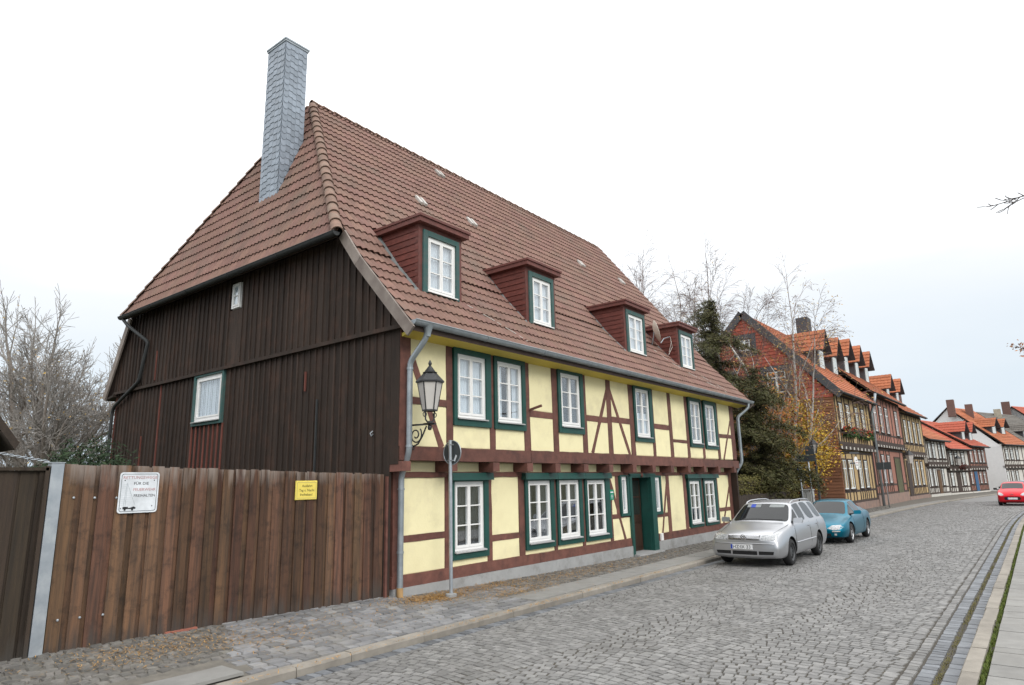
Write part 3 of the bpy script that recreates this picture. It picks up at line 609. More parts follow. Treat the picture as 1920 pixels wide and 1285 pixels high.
# ---- interlocking double-roll tiles
TW, TL = .300, .345
def tile_geo(w=TW, l=TL + .03, n=12, amp=.032, th=.022):
    P = []
    for i in range(n + 1):
        u = i / n; ph = (u * 2) % 1.0 if i < n else 1.0
        h = amp * (0.5 - 0.5 * math.cos(2 * math.pi * ph)) ** 0.8
        P.append((u * w, h))
    V = [(x, 0, z + .042) for x, z in P] + [(x, l, z + .010) for x, z in P] + [(x, .004, z + .042 - th) for x, z in P]
    F = [(i, i+1, n+2+i, n+1+i) for i in range(n)] + [(2*(n+1)+i, 2*(n+1)+i+1, i+1, i) for i in range(n)]
    return V, F
TV, TF = tile_geo()
m = MB(); m.add(TV, TF); tile_me = m.mesh('roof_tile', tilem, smooth=True, fix=False); tile_me.set_sharp_from_angle(angle=R_(50))
DORM = [(8.60, 9.85), (12.13, 13.36), (16.98, 18.36), (20.72, 22.06)]
def in_dormer(x, y): return any(a + .05 < x < b - .05 and 9.1 < y < 10.3 for a, b in DORM)
tiles = []
prof = [(8.13, 4.80), (9.6, 6.385), (AY, AZ + .01)]
s = 0.0; seglen = [math.dist(prof[i], prof[i+1]) for i in (0, 1)]; row = 0
while s < sum(seglen) - .12:
    k = 0 if s < seglen[0] else 1; t = (s - (0 if k == 0 else seglen[0])) / seglen[k]
    a, b = prof[k], prof[k+1]; y = lerp(a[0], b[0], t); z = lerp(a[1], b[1], t); dv = Vector((0, b[0]-a[0], b[1]-a[1])).normalized(); nv = Vector((1, 0, 0)).cross(dv)
    x = xL + .02
    while x < xR - .15:
        tiles.append(('f', Matrix(((1, dv.x, nv.x, x), (0, dv.y, nv.y, y), (0, dv.z, nv.z, z), (0, 0, 0, 1))), x, y, z)); x += TW
    s += TL; row += 1
dv = Vector((AX - HX, 0, AZ - HZ)); hl = dv.length; dv.normalize(); nv = Vector((0, -1, 0)).cross(dv); s = -.02
while s < hl - .1:
    t = s / hl; x = lerp(HX, AX, t); z = lerp(HZ, AZ, t) + .01; y = 19.9
    while y > 10.2:
        tiles.append(('h', Matrix(((0, dv.x, nv.x, x), (-1, dv.y, nv.y, y), (0, dv.z, nv.z, z), (0, 0, 0, 1))), x, y, z)); y -= TW
    s += TL
def hip_side(x, y, front=True):      # >0 on the main-slope side of the hip's vertical plane
    hy = 10.05 if front else 19.78
    nx, ny = (AY - hy), -(AX - HX)
    return ((x - HX) * nx + (y - hy) * ny) * (1 if front else -1) / math.hypot(nx, ny)
loose = {'f': [], 'h': []}; cand = []
for kd, M, x, y, z in tiles:
    c = M @ Vector((TW/2, TL/2, 0)); cs = [M @ Vector((u, v, 0)) for u in (0, TW) for v in (0, TL)]
    if kd == 'f':
        d = [hip_side(p.x, p.y) for p in cs] if max(p.z for p in cs) > 6.95 else [1] * 4
        if max(d) < 0.02 or in_dormer(c.x, c.y): continue
        whole = min(d) > 0.02
    else:
        d1 = [-hip_side(p.x, p.y) for p in cs]; d2 = [hip_side(p.x, p.y, False) * -1 for p in cs]
        if 8.28 < c.x < 8.8 and 13.70 < c.y < 14.35: continue
        if max(d1) < .02 or max(d2) < .02: continue
        whole = min(d1) > .02 and min(d2) > .02
    if whole and seen(c): cand.append(((c - CAM_P).length, kd, M))
    else: loose[kd].append(M)
cand.sort(key=lambda q: q[0])
tr = random.Random(77)
def wob(M): return M @ Matrix.Translation((tr.uniform(-.004, .004), tr.uniform(-.006, .006), tr.uniform(0, .004))) @ Matrix.Rotation(tr.uniform(-.012, .012), 4, 'Z')
for q in cand[:300]: inst('roof_tile', tile_me, roof, wob(q[2]))
for q in cand[300:]: loose[q[1]].append(q[2])
def joined_tiles(lst, name, cuts):
    m = MB()
    for M in lst: m.add([wob(M) @ Vector(v) for v in TV] if 0 else [q for q in (lambda W: [W @ Vector(v) for v in TV])(wob(M))], TF, tr.random())
    o = m.build(name, tilem, roof, kind='stuff', smooth=True, fix=False)
    bm = bmesh.new(); bm.from_mesh(o.data); off = ORG[roof]
    for co, no in cuts:
        bmesh.ops.bisect_plane(bm, geom=bm.verts[:] + bm.edges[:] + bm.faces[:], plane_co=Vector(co) - off, plane_no=no, clear_inner=True)
    bm.to_mesh(o.data); bm.free(); o.data.set_sharp_from_angle(angle=R_(50)); return o
nF = Vector((AY - 10.05, -(AX - HX), 0)).normalized(); nB = Vector((AY - 19.78, -(AX - HX), 0)).normalized()
low = [M for M in loose['f'] if M.translation.z < 6.7]; up = [M for M in loose['f'] if M.translation.z >= 6.7]
joined_tiles(low, 'roof_tiles', []); joined_tiles(up, 'roof_tiles', [((HX, 10.05, 0), nF)])
joined_tiles(loose['h'], 'roof_tiles', [((HX, 10.05, 0), -nF), ((HX, 19.78, 0), nB)])
# ridge and hip caps
def caps(A, B, step, r0, parent=roof):
    A = Vector(A); B = Vector(B); n = int((B - A).length / step); d = (B - A).normalized(); sd_ = d.cross(Vector((0, 0, 1))).normalized(); u = sd_.cross(d)
    V = []; F = []; K = 9
    for e, (l, r) in enumerate(((0, r0), (step + .04, r0 * .84))):
        for i in range(K):
            a = math.pi * (i / (K - 1)) ; V.append((math.cos(a) * r, l, math.sin(a) * r * .95 - (.02 if e else 0)))
    for i in range(K): a = math.pi * i / (K - 1); V.append((math.cos(a) * (r0 - .022), .0, math.sin(a) * (r0 - .022) * .95))
    F = [(i, i+1, K+i+1, K+i) for i in range(K-1)] + [(2*K+i, 2*K+i+1, i+1, i) for i in range(K-1)]
    m = MB(); m.add(V, F); me = m.mesh('ridge_tile', capm, smooth=True, fix=False); me.set_sharp_from_angle(angle=R_(50))
    for i in range(n):
        P = A + d * (step * i)
        M = Matrix(((sd_.x, d.x, u.x, P.x), (sd_.y, d.y, u.y, P.y), (sd_.z, d.z, u.z, P.z), (0, 0, 0, 1)))
        inst('ridge_tile', me, parent, M)
caps((HX - .05, 10.00, HZ - .02), (AX, AY, AZ + .03), .36, .125)
caps((HX - .02, 19.80, HZ), (AX, AY, AZ + .03), .36, .11)
caps((AX - .05, AY, AZ + .03), (xR, AY, AZ + .03), .38, .10)
for x, y in ((14.05, 13.85), (11.45, 12.0), (13.55, 12.05), (20.2, 12.45), (23.4, 12.5)):
    z = 6.385 + 1.29 * (y - 9.6); m = MB()
    for dx in (-.13, .03): m.hull([(x + dx, y - .15, z - .12), (x + dx + .10, y - .15, z - .12), (x + dx + .10, y + .05, z + .14), (x + dx, y + .05, z + .14)], [(x + dx, y - .20, z - .06), (x + dx + .10, y - .20, z - .06), (x + dx + .10, y + .02, z + .20), (x + dx, y + .02, z + .20)])
    m.build('vent_tile', mat('pale_vent', (.5, .48, .45), rough=.6, bump=0) if 'pale_vent' not in MATS else MATS['pale_vent'], roof)
def on_roof(x, y, d=.07): return (x, y, (4.80 + 1.08 * (y - 8.13) if y < 9.6 else 6.385 + 1.29 * (y - 9.6)) + d)
wire = mat('pale_cable', (.55, .52, .48), rough=.6, bump=0)
for pts in ([(9.95, 8.95), (10.4, 8.75), (10.9, 8.5), (11.2, 8.32)], [(19.75, 9.45), (20.3, 9.0), (21.2, 8.7), (22.2, 8.5), (23.0, 8.3)], [(21.9, 8.85), (22.7, 8.6), (23.3, 8.4)]):
    MB().tube([on_roof(*p) for p in pts], .010, 5).build('cable', wire, roof)
# ---- verges, soffit, gutters, downpipes
def verge(A, B, name='bargeboard'): MB().bar(A, B, .045, .21, up=(0, 0, 1)).build(name, verge_m, house)
verge((xL - .02, 8.12, 4.66), (xL - .02, 9.6, 6.27)); verge((xL - .02, 9.6, 6.27), (xL - .02, 10.12, 6.95)); verge((xL - .02, 19.75, 6.90), (xL - .02, 21.02, 4.70))
verge((xR + .02, 8.12, 4.68), (xR + .02, 9.6, 6.29)); verge((xR + .02, 9.6, 6.29), (xR + .02, 14.3, 12.36))
MB().hull([(7.77, 8.20, 4.72), (7.77, 8.60, 4.66), (7.77, 8.60, 4.72), (7.77, 8.20, 4.775)], [(24.8, 8.20, 4.72), (24.8, 8.60, 4.66), (24.8, 8.60, 4.72), (24.8, 8.20, 4.775)]).build('soffit', soffit_m, house)
MB().hull([(7.60, 20.45, 4.72), (7.60, 21.0, 4.66), (7.6, 21.0, 4.70), (7.6, 20.45, 4.80)], [(24.8, 20.45, 4.72), (24.8, 21.0, 4.66), (24.8, 21.0, 4.7), (24.8, 20.45, 4.8)]).build('rear_soffit', boards, house)
def gutter(A, B, r, m_, name='gutter'):
    A = Vector(A); B = Vector(B); d = (B - A).normalized(); sd_ = d.cross(Vector((0, 0, 1))).normalized(); m = MB(); K = 10
    for r_, flip in ((r, 0), (r - .008, 1)):
        LA = [A + sd_ * (math.cos(math.pi * i / K) * r_) - Vector((0, 0, math.sin(math.pi * i / K) * r_)) for i in range(K + 1)]
        LB = [p + (B - A) for p in LA]
        m.add(LA + LB, [(i, i+1, K+2+i, K+1+i) for i in range(K)])
    for P in (A, B): m.add([P] + [P + sd_ * (math.cos(math.pi * i / K) * r) - Vector((0, 0, math.sin(math.pi * i / K) * r)) for i in range(K + 1)], [(0, i+1, i+2) for i in range(K)])
    for sgn in (1, -1): m.tube([A + sd_ * r * sgn, B + sd_ * r * sgn], .011, 6)
    n = int((B - A).length / 1.9); g = m.build(name, m_, house, smooth=True, fix=False, auto=40)
    for i in range(1, n):
        P = A + d * (i * (B - A).length / n); q = MB(); q.tube([P + sd_ * (math.cos(math.pi * j / 8) * (r + .006)) - Vector((0, 0, math.sin(math.pi * j / 8) * (r + .006))) for j in range(9)], .010, 5); q.build('gutter_bracket', m_, g)
    return g
gutter((7.60, 8.10, 4.86), (24.98, 8.10, 4.86), .085, zinc)
gutter((HX - .07, 10.0, HZ - .02), (HX - .07, 19.85, HZ - .02), .08, zinc_d)
def pipe(pts, r, m_, name='downpipe', rings=()):
    P = [Vector(p) for p in pts]; Q = [P[0]]
    for a, b, c in zip(P, P[1:], P[2:]):
        l = min((b - a).length, (c - b).length, .2) * .5
        for t in (0, .25, .5, .75, 1): Q.append((b + (a - b).normalized() * l * (1 - t)) * (1 - t) + (b + (c - b).normalized() * l * t) * t if 0 < t < 1 else (b + (a - b).normalized() * l if t == 0 else b + (c - b).normalized() * l))
    Q.append(P[-1]); o = MB().tube(Q, r, 12).build(name, m_, house, smooth=True, auto=60)
    for z, x, y in rings: MB().tube([(x, y, z - .018), (x, y, z + .018)], r + .008, 12).build('pipe_clip', m_, o, smooth=True, auto=60)
    return o
dp = pipe([(7.97, 8.12, 4.80), (7.96, 8.13, 4.60), (7.88, 8.46, 4.20), (7.88, 8.46, 2.62), (7.93, 8.70, 2.22), (7.93, 8.70, .36)], .052, zinc, rings=((4.08, 7.88, 8.46), (2.72, 7.88, 8.46), (2.0, 7.93, 8.70), (.95, 7.93, 8.70)))
MB().lathe([(.052, -.16), (.06, -.1), (.10, .04), (.11, .06)], (7.97, 8.11, 4.78), 12).build('outlet', zinc, dp, smooth=True, auto=60)
MB().tube([(7.93, 8.70, .38), (7.93, 8.70, .22), (7.95, 8.66, .15), (8.0, 8.58, .12)], .056, 12).build('shoe', mat('clay_pipe', (.42, .27, .12), (.34, .21, .10), rough=.7), dp, smooth=True, auto=60)
dp = pipe([(24.62, 8.12, 4.80), (24.61, 8.13, 4.62), (24.36, 8.47, 4.28), (24.36, 8.47, 2.62), (24.28, 8.72, 2.22), (24.28, 8.72, .14)], .052, zinc, rings=((4.1, 24.36, 8.47), (2.0, 24.28, 8.72)))
pipe([(7.36, 19.7, 6.84), (7.40, 19.4, 6.6), (7.62, 18.55, 6.05), (7.62, 18.9, 5.0), (7.64, 20.4, 4.45), (7.66, 20.56, 4.3), (7.66, 20.56, 2.0)], .045, zinc_d)
# ---- dormers
def dormer(a, b, T=None):
    y0, z0, zt = 9.02, 5.72, 7.20
    zc = lambda y: roof_zf(y) + .03
    yb = 10.35
    d = MB()
    d.box(a, a + .10, y0, y0 + .10, z0 - .1, zt); d.box(b - .10, b, y0, y0 + .10, z0 - .1, zt); d.box(a + .1, b - .1, y0, y0 + .1, zt - .1, zt)
    dm = d.build('dormer', dormer_t, house)
    n = 11; z = z0 - .02; h = (zt - z) / n
    for side in (0, 1):
        for i in range(n):
            za, zb = z + h * i, z + h * (i + 1)
            ya = 9.6 + (za - 6.37) / 1.29 if za > 6.37 else 8.2 + (za - 4.86) / 1.08; yb_ = 9.6 + (zb - 6.37) / 1.29 if zb > 6.37 else 8.2 + (zb - 4.86) / 1.08
            if yb_ < y0 + .06: continue
            xo, xi = (a + .006, a + .05) if side == 0 else (b - .006, b - .05)
            xo2 = a - .008 if side == 0 else b + .008
            A_ = [(xo2, y0 + .02, za), (xo2, max(ya + .1, y0 + .03), za), (xi, max(ya + .1, y0 + .03), za), (xi, y0 + .02, za)]
            B_ = [(xo, y0 + .02, zb - .003), (xo, max(yb_ + .1, y0 + .03), zb - .003), (xi, max(yb_ + .1, y0 + .03), zb - .003), (xi, y0 + .02, zb - .003)]
            if side == 0: MB().hull(A_, B_).build('cheek_board', dormer_m, dm)
            else: A_; MB().hull(A_, B_).build('cheek_board', dormer_m, dm)
    m = MB(); m.box(a - .12, b + .12, y0 - .17, yb + .05, zt + .10, zt + .15); m.box(a - .10, b + .10, y0 - .14, yb, zt, zt + .10)
    m.build('dormer_roof', dormer_t, dm)
    # lead flashing along the cheek and apron
    m = MB(); pr = [(y, roof_zf(y) + .10) for y in (9.0, 9.3, 9.6, 10.0, 10.32)]
    for (ya, za), (yb_, zb) in zip(pr, pr[1:]): m.hull([(a - .10, ya, za), (a + .0, ya, za + .05), (a + .0, ya, za - .05)], [(a - .10, yb_, zb), (a + .0, yb_, zb + .05), (a + .0, yb_, zb - .05)])
    m.hull([(a - .08, 8.86, roof_zf(8.86) + .095), (b + .08, 8.86, roof_zf(8.86) + .095), (b + .08, y0 + .02, z0 + .03), (a - .08, y0 + .02, z0 + .03)], [(a - .08, 8.86, roof_zf(8.86) + .06), (b + .08, 8.86, roof_zf(8.86) + .06), (b + .08, y0 + .02, z0 - .08), (a - .08, y0 + .02, z0 - .08)])
    m.build('flashing', lead, dm)
    return dm
for i, (a, b) in enumerate(DORM):
    dm = dormer(a, b)
    window(house, a + .23, b - .20, 5.83, 6.99, 9.01, (.13, .10, .11, .04), greenw, cur=((curtain, [(0, 1)], .97)), sill='w', name='dormer_window', depth=.3)
# ---- slate-hung chimney
cx0, cx1, cy0, cy1, cz0, cz1 = 8.24, 8.88, 13.62, 14.42, 8.0, 13.42
ch = MB().box(cx0 + .02, cx1 - .02, cy0 + .02, cy1 - .02, cz0, cz1).build('chimney', lead, house)
def slate_mesh(w, h, round_, th=.007):
    if round_: P = [(0, h)] + [(0, h * .35)] + [(w * (.5 - .5 * math.cos(math.pi * t)), h * .35 * (1 - math.sin(math.pi * t))) for t in (.2, .4, .6, .8)] + [(w, h * .35), (w, h)]
    else: P = [(0, h), (0, .02), (w * .12, 0), (w, .0), (w, h)]
    m = MB(); m.hull([(x, -.016 - th + .016 * (z / h), z) for x, z in P], [(x, -.016 + .016 * (z / h), z) for x, z in P]); return m.mesh('slate', slate)
rows = 28; rh = (cz1 - .1 - 8.55) / rows
for fc in (0, 1, 2):
    if fc == 0: T = frame((cx0, cy1, 0), (0, -1, 0), (0, 0, 1)); W_ = cy1 - cy0
    elif fc == 1: T = frame((cx0, cy0, 0), (1, 0, 0), (0, 0, 1)); W_ = cx1 - cx0
    else: continue
    e = .15; mid = (W_ - 2 * e) / 3
    M1 = slate_mesh(e, rh * 1.5, True); M2 = slate_mesh(mid - .003, rh * 1.4, False)
    for r in range(rows):
        z = 8.55 + rh * r
        xr = HX + (z - HZ) * (AX - HX) / (AZ - HZ)
        for k in range(5):
            u = (0, e, e + mid, e + 2 * mid, W_ - e)[k]; zz = z + (0, .03, .07, .03, 0)[k] if fc == 0 else z + (0, .05, .02, .05, 0)[k]
            wx = cx0 if fc == 0 else cx0 + u
            if HX + (zz + rh - HZ) * (AX - HX) / (AZ - HZ) < wx - .02: continue
            inst('slate', M1 if k in (0, 4) else M2, ch, T @ Matrix.Translation((u, 0, zz)))
m = MB(); m.box(cx0 - .03, cx1 + .03, cy0 - .03, cy1 + .03, cz1 - .06, cz1 - .01); m.box(cx0 - .045, cx1 + .045, cy0 - .045, cy1 + .045, cz1 - .01, cz1 + .035); m.build('chimney_cap', zinc, ch)
m = MB(); m.hull([(cx0 - .07, cy0 - .07, 8.62), (cx0 - .07, cy1 + .07, 8.62), (cx0 - .04, cy1 + .05, 8.86), (cx0 - .04, cy0 - .05, 8.86)], [(cx0 + .1, cy0 - .07, 8.62), (cx0 + .1, cy1 + .07, 8.62), (cx0 + .1, cy1 + .05, 8.86), (cx0 + .1, cy0 - .05, 8.86)])
m.hull([(cx0 - .03, cy0 - .12, 8.83), (cx1 + .05, cy0 - .12, 10.46), (cx1 + .05, cy0 - .02, 10.46), (cx0 - .03, cy0 - .02, 8.83)], [(cx0 - .03, cy0 - .10, 8.70), (cx1 + .05, cy0 - .10, 10.3), (cx1 + .05, cy0 + .02, 10.3), (cx0 - .03, cy0 + .02, 8.70)])
m.build('flashing', lead, ch)
# ================================================================== FENCE, GATE AND SIGNS
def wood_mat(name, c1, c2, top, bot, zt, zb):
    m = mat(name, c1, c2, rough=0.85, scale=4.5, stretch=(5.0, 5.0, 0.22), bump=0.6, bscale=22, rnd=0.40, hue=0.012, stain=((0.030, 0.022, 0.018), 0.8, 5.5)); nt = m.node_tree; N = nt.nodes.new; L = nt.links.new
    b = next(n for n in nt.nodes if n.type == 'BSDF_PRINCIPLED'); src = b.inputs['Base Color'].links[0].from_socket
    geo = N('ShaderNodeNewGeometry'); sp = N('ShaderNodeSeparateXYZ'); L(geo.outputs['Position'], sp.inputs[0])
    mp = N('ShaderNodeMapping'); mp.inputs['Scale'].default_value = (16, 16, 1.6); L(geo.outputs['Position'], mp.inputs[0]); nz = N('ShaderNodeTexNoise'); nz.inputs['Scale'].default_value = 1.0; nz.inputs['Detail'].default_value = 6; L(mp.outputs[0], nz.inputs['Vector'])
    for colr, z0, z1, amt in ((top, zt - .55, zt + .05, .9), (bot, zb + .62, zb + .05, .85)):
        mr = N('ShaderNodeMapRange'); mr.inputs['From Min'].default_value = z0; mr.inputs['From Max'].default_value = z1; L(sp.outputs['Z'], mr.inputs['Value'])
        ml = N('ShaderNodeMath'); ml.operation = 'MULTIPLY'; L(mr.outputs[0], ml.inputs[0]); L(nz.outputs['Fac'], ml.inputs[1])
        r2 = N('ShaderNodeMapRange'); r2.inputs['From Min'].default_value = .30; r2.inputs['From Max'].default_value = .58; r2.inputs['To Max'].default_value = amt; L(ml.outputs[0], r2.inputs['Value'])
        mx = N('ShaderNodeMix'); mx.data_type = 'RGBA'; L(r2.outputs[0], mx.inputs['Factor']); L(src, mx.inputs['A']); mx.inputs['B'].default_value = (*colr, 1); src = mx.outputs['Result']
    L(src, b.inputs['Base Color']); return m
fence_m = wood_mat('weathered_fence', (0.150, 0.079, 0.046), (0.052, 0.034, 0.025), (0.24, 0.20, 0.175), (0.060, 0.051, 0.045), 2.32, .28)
gate_m = wood_mat('dark_gate_board', (0.045, 0.032, 0.022), (0.024, 0.019, 0.015), (0.055, 0.042, 0.03), (0.05, 0.045, 0.04), 2.35, .28)
fence = thing('board_fence', (5.3, 8.87, .28), 'brown weathered board fence joined to the corner of the yellow house', 'fence')
fr_ = random.Random(19); x = 2.86
ztop = lambda x: 2.385 - .027 * (x - 2.84); zbot = lambda x: .300 - .010 * (x - 2.9)
def fboard(par, x0, x1, y0, y1, m_, zt, zb, nm='fence_board'):
    t = fr_.uniform(-.006, .006); k = fr_.uniform(-.012, .012)
    o = MB().hull([(x0, y0, zb), (x1, y0, zb), (x1, y1, zb), (x0, y1, zb)], [(x0 + t, y0 + k, zt), (x1 + t, y0 + k, zt - .004), (x1 + t, y1 + k, zt - .004), (x0 + t, y1 + k, zt)]).build(nm, m_, par)
i = 0
while x < 7.62:
    w = fr_.uniform(.105, .15); g_ = fr_.uniform(.045, .08)
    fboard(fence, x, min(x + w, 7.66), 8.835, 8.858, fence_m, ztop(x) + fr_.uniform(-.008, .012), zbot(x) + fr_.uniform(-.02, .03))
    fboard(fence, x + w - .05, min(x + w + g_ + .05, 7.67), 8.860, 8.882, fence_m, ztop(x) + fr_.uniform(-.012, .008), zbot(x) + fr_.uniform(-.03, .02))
    x += w + g_
for z in (.62, 1.95): MB().box(2.86, 7.66, 8.887, 8.947, z, z + .10).build('rail', gate_m, fence)
for bx in (2.96, 3.18, 3.42):
    for z in (.66, 1.99): MB().lathe([(0, -.012), (.013, -.008), (.015, 0)], (bx + (.02 if z > 1 else 0), 8.835, z - .03 * bx + .1), 8, axis='y').build('bolt_head', galv, fence)
fboard(fence, 7.69, 7.775, 8.80, 8.86, timber, 2.22, .2, 'end_post'); fboard(fence, 7.672, 7.69, 8.84, 8.88, boards, 2.25, .22)
MB().box(4.15, 4.55, 8.80, 8.88, .28, .335).build('threshold_brick', mat('brick_red', (.33, .12, .08), (.22, .09, .07), rough=.9), fence)
gate = thing('wooden_gate', (1.4, 8.88, .25), 'dark brown plank gate left of the steel post', 'gate'); x = 0.35
while x < 2.64:
    w = fr_.uniform(.17, .22); fboard(gate, x, min(x + w - .03, 2.66), 8.845, 8.868, gate_m, 2.31, .26, 'plank'); fboard(gate, x + w - .05, min(x + w + .02, 2.665), 8.872, 8.892, gate_m, 2.31, .27, 'plank'); x += w
MB().box(0.35, 2.69, 8.80, 8.90, 2.31, 2.345).build('cap_rail', gate_m, gate)
m = MB(); m.box(2.66, 2.70, 8.80, 8.93, .2, 2.36); m.build('edge_board', gate_m, gate)
pst = thing('gate_post', (2.775, 8.865, .2), 'galvanised square steel post between gate and fence', 'post')
MB().box(2.712, 2.838, 8.80, 8.92, .12, 2.395).build('shaft', galv, pst); MB().box(2.66, 2.845, 8.79, 8.93, 2.396, 2.405).build('cap_plate', galv, pst)
m = MB()
for ph in (0, math.pi):
    m.tube([Vector((2.70 - t * 1.9, 8.86, 2.412 + t * .33 + .05 * t * t)) + Vector((0, math.cos(t * 90 + ph) * .010, math.sin(t * 90 + ph) * .010)) for t in [k / 160 for k in range(161)]], .0065, 4, False)
m.build('wire_rope', galv, smooth=True, label='twisted pale wire rope running left from the steel post', cat='rope')
def fit_text(s, x0, x1, z, h, y, mat_, parent, name='lettering'):
    o = text(name, s, 1.0, Matrix.Identity(4), mat_, parent); off = ORG[parent]; me = o.data; me.transform(Matrix.Translation(off))
    xs = [v.co.x for v in me.vertices]; a, b = min(xs), max(xs)
    capz = .69
    sx = (x1 - x0) / (b - a); sz = h / capz
    M = Matrix(((sx, 0, 0, x0 - a * sx), (0, 0, -.5, y), (0, sz, 0, z), (0, 0, 0, 1)))
    me.transform(Matrix.Translation(-off) @ M); return o
def rrect(x0, x1, z0, z1, r, n=5):
    P = []
    for cx, cz, a0 in ((x1 - r, z1 - r, 0), (x0 + r, z1 - r, 90), (x0 + r, z0 + r, 180), (x1 - r, z0 + r, 270)):
        for k in range(n + 1): a = R_(a0 + 90 * k / n); P.append((cx + r * math.cos(a), cz + r * math.sin(a)))
    return P
sgn = thing('fire_access_sign', (3.68, 8.82, 1.80), 'white sign with RETTUNGSWEGE FÜR DIE FEUERWEHR FREIHALTEN on the fence', 'sign')
X0, X1, Z0, Z1 = 3.45, 3.915, 1.80, 2.29; ys = 8.812
MB().prism(rrect(X0, X1, Z0, Z1, .035), ys, ys + .004).build('plate', white_e, sgn)
o_ = rrect(X0 + .018, X1 - .018, Z0 + .018, Z1 - .018, .026); i_ = rrect(X0 + .025, X1 - .025, Z0 + .025, Z1 - .025, .022); m = MB(); n = len(o_)
m.add([(p[0], ys - .001, p[1]) for p in o_] + [(p[0], ys - .001, p[1]) for p in i_], [(k, (k+1) % n, n + (k+1) % n, n + k) for k in range(n)]); m.build('border', fade_k, sgn, fix=False)
U = lambda u: X0 + u * (X1 - X0); V_ = lambda v: Z0 + v * (Z1 - Z0)
for s_, a, b, v, h, mm in (('RETTUNGSWEGE', .085, .945, .835, .036, fade_r), ('FÜR DIE', .36, .73, .69, .033, black_e), ('FEUERWEHR', .355, .925, .54, .033, fade_r), ('FREIHALTEN', .38, .915, .39, .033, black_e)):
    fit_text(s_, U(a), U(b), V_(v), h, ys - .0012, mm, sgn)
m = MB()
for (u0, v0), (u1, v1) in (((.14, .15), (.185, .72)), ((.185, .15), (.20, .74)), ((.20, .72), (.42, .21))): m.bar((U(u0), ys - .0012, V_(v0)), (U(u1), ys - .0012, V_(v1)), .0015, .004, up=(1, 0, 0))
for k in range(12): m.box(U(.07), U(.31 if k < 9 else .2), ys - .0012, ys - .0004, V_(.2 + .045 * k), V_(.2 + .045 * k) + .0016)
m.build('ladder_drawing', pale_k, sgn)
m = MB(); m.prism([(U(.13), V_(.10)), (U(.45), V_(.10)), (U(.45), V_(.135)), (U(.40), V_(.16)), (U(.33), V_(.135)), (U(.26), V_(.125)), (U(.26), V_(.155)), (U(.13), V_(.155))], ys - .0016, ys - .0002)
for u in (.185, .37): m.lathe([(.0, -.0018), (.013, -.0016), (.013, 0)], (U(u), ys - .0002, V_(.085)), 10, axis='y')
m.build('truck_drawing', black_e, sgn)
for u, v in ((.13, .80), (.87, .80), (.08, .12), (.86, .16)): MB().lathe([(0, -.004), (.006, -.003), (.007, 0)], (U(u), ys, V_(v)), 8, axis='y').build('screw', iron, sgn)
sg2 = thing('driveway_sign', (6.11, 8.82, 1.88), 'small yellow sign with Ausfahrt Tag u. Nacht freihalten! on the fence', 'sign')
X0, X1, Z0, Z1 = 5.925, 6.295, 1.885, 2.155; ys = 8.818
MB().hull([(X0, ys, Z0), (X1, ys, Z0), (X1, ys, Z1), (X0, ys, Z1)], [(X0 - .008, ys + .012, Z0 - .008), (X1 + .008, ys + .012, Z0 - .008), (X1 + .008, ys + .012, Z1 + .008), (X0 - .008, ys + .012, Z1 + .008)]).build('plate', yellow_e, sg2)
m = MB(); b_ = .018
for a, b, c, d in ((X0 + b_, X1 - b_, Z1 - b_ - .003, Z1 - b_), (X0 + b_, X1 - b_, Z0 + b_, Z0 + b_ + .003), (X0 + b_, X0 + b_ + .003, Z0 + b_ + .003, Z1 - b_ - .003), (X1 - b_ - .003, X1 - b_, Z0 + b_ + .003, Z1 - b_ - .003)): m.box(a, b, ys - .001, ys + .001, c, d)
m.build('border', fade_k, sg2)
for s_, a, b, v, h in (('Ausfahrt', .27, .77, .68, .036), ('Tag u. Nacht', .15, .87, .44, .036), ('freihalten!', .20, .78, .20, .036)): fit_text(s_, X0 + a * (X1 - X0), X0 + b * (X1 - X0), Z0 + v * (Z1 - Z0), h, ys - .0012, black_e, sg2)
# ================================================================== WALL LANTERN AND ROUND SIGN
lp = thing('wall_lantern', (7.98, 8.06, 2.72), 'black six-sided wall lantern on a scrolled iron bracket beside the downpipe', 'lamp')
lx, ly = 7.98, 8.06
def hexa(r): return [(lx + r * math.cos(R_(60 * k + 15)), ly + r * math.sin(R_(60 * k + 15))) for k in range(6)]
zb, zt, rb, rt_ = 3.31, 3.80, .125, .215
hb, ht = hexa(rb), hexa(rt_)
m = MB()
for k in range(6):
    m.bar((*hb[k], zb), (*ht[k], zt), .018, .018)
    m.bar((*hb[k], zb), (*hb[(k+1) % 6], zb), .02, .025); m.bar((*ht[k], zt), (*ht[(k+1) % 6], zt), .02, .03)
m.build('lantern_frame', iron, lp)
for k in range(6):
    j = (k+1) % 6; q = [(*hb[k], zb), (*hb[j], zb), (*ht[j], zt), (*ht[k], zt)]; c = Vector((lx, ly, 3.55)); MB().hull([Vector(p) for p in q], [Vector(p) + (Vector((lx, ly, p[2])) - Vector(p)) * .03 for p in q]).build('lamp_pane', frost, lp)
m = MB(); m.lathe([(.245, 3.79), (.25, 3.815), (.235, 3.83), (.13, 3.945), (.115, 3.955)], (lx, ly, 0), 6, ph=R_(15)); m.build('lantern_roof', iron, lp)
m = MB(); m.lathe([(.125, 3.956), (.13, 3.97), (.10, 3.985), (.045, 4.06), (.03, 4.08), (.022, 4.085), (.022, 4.10), (.034, 4.125), (.026, 4.155), (.004, 4.195)], (lx, ly, 0), 12); m.build('finial', iron, lp, smooth=True, auto=50)
m = MB()
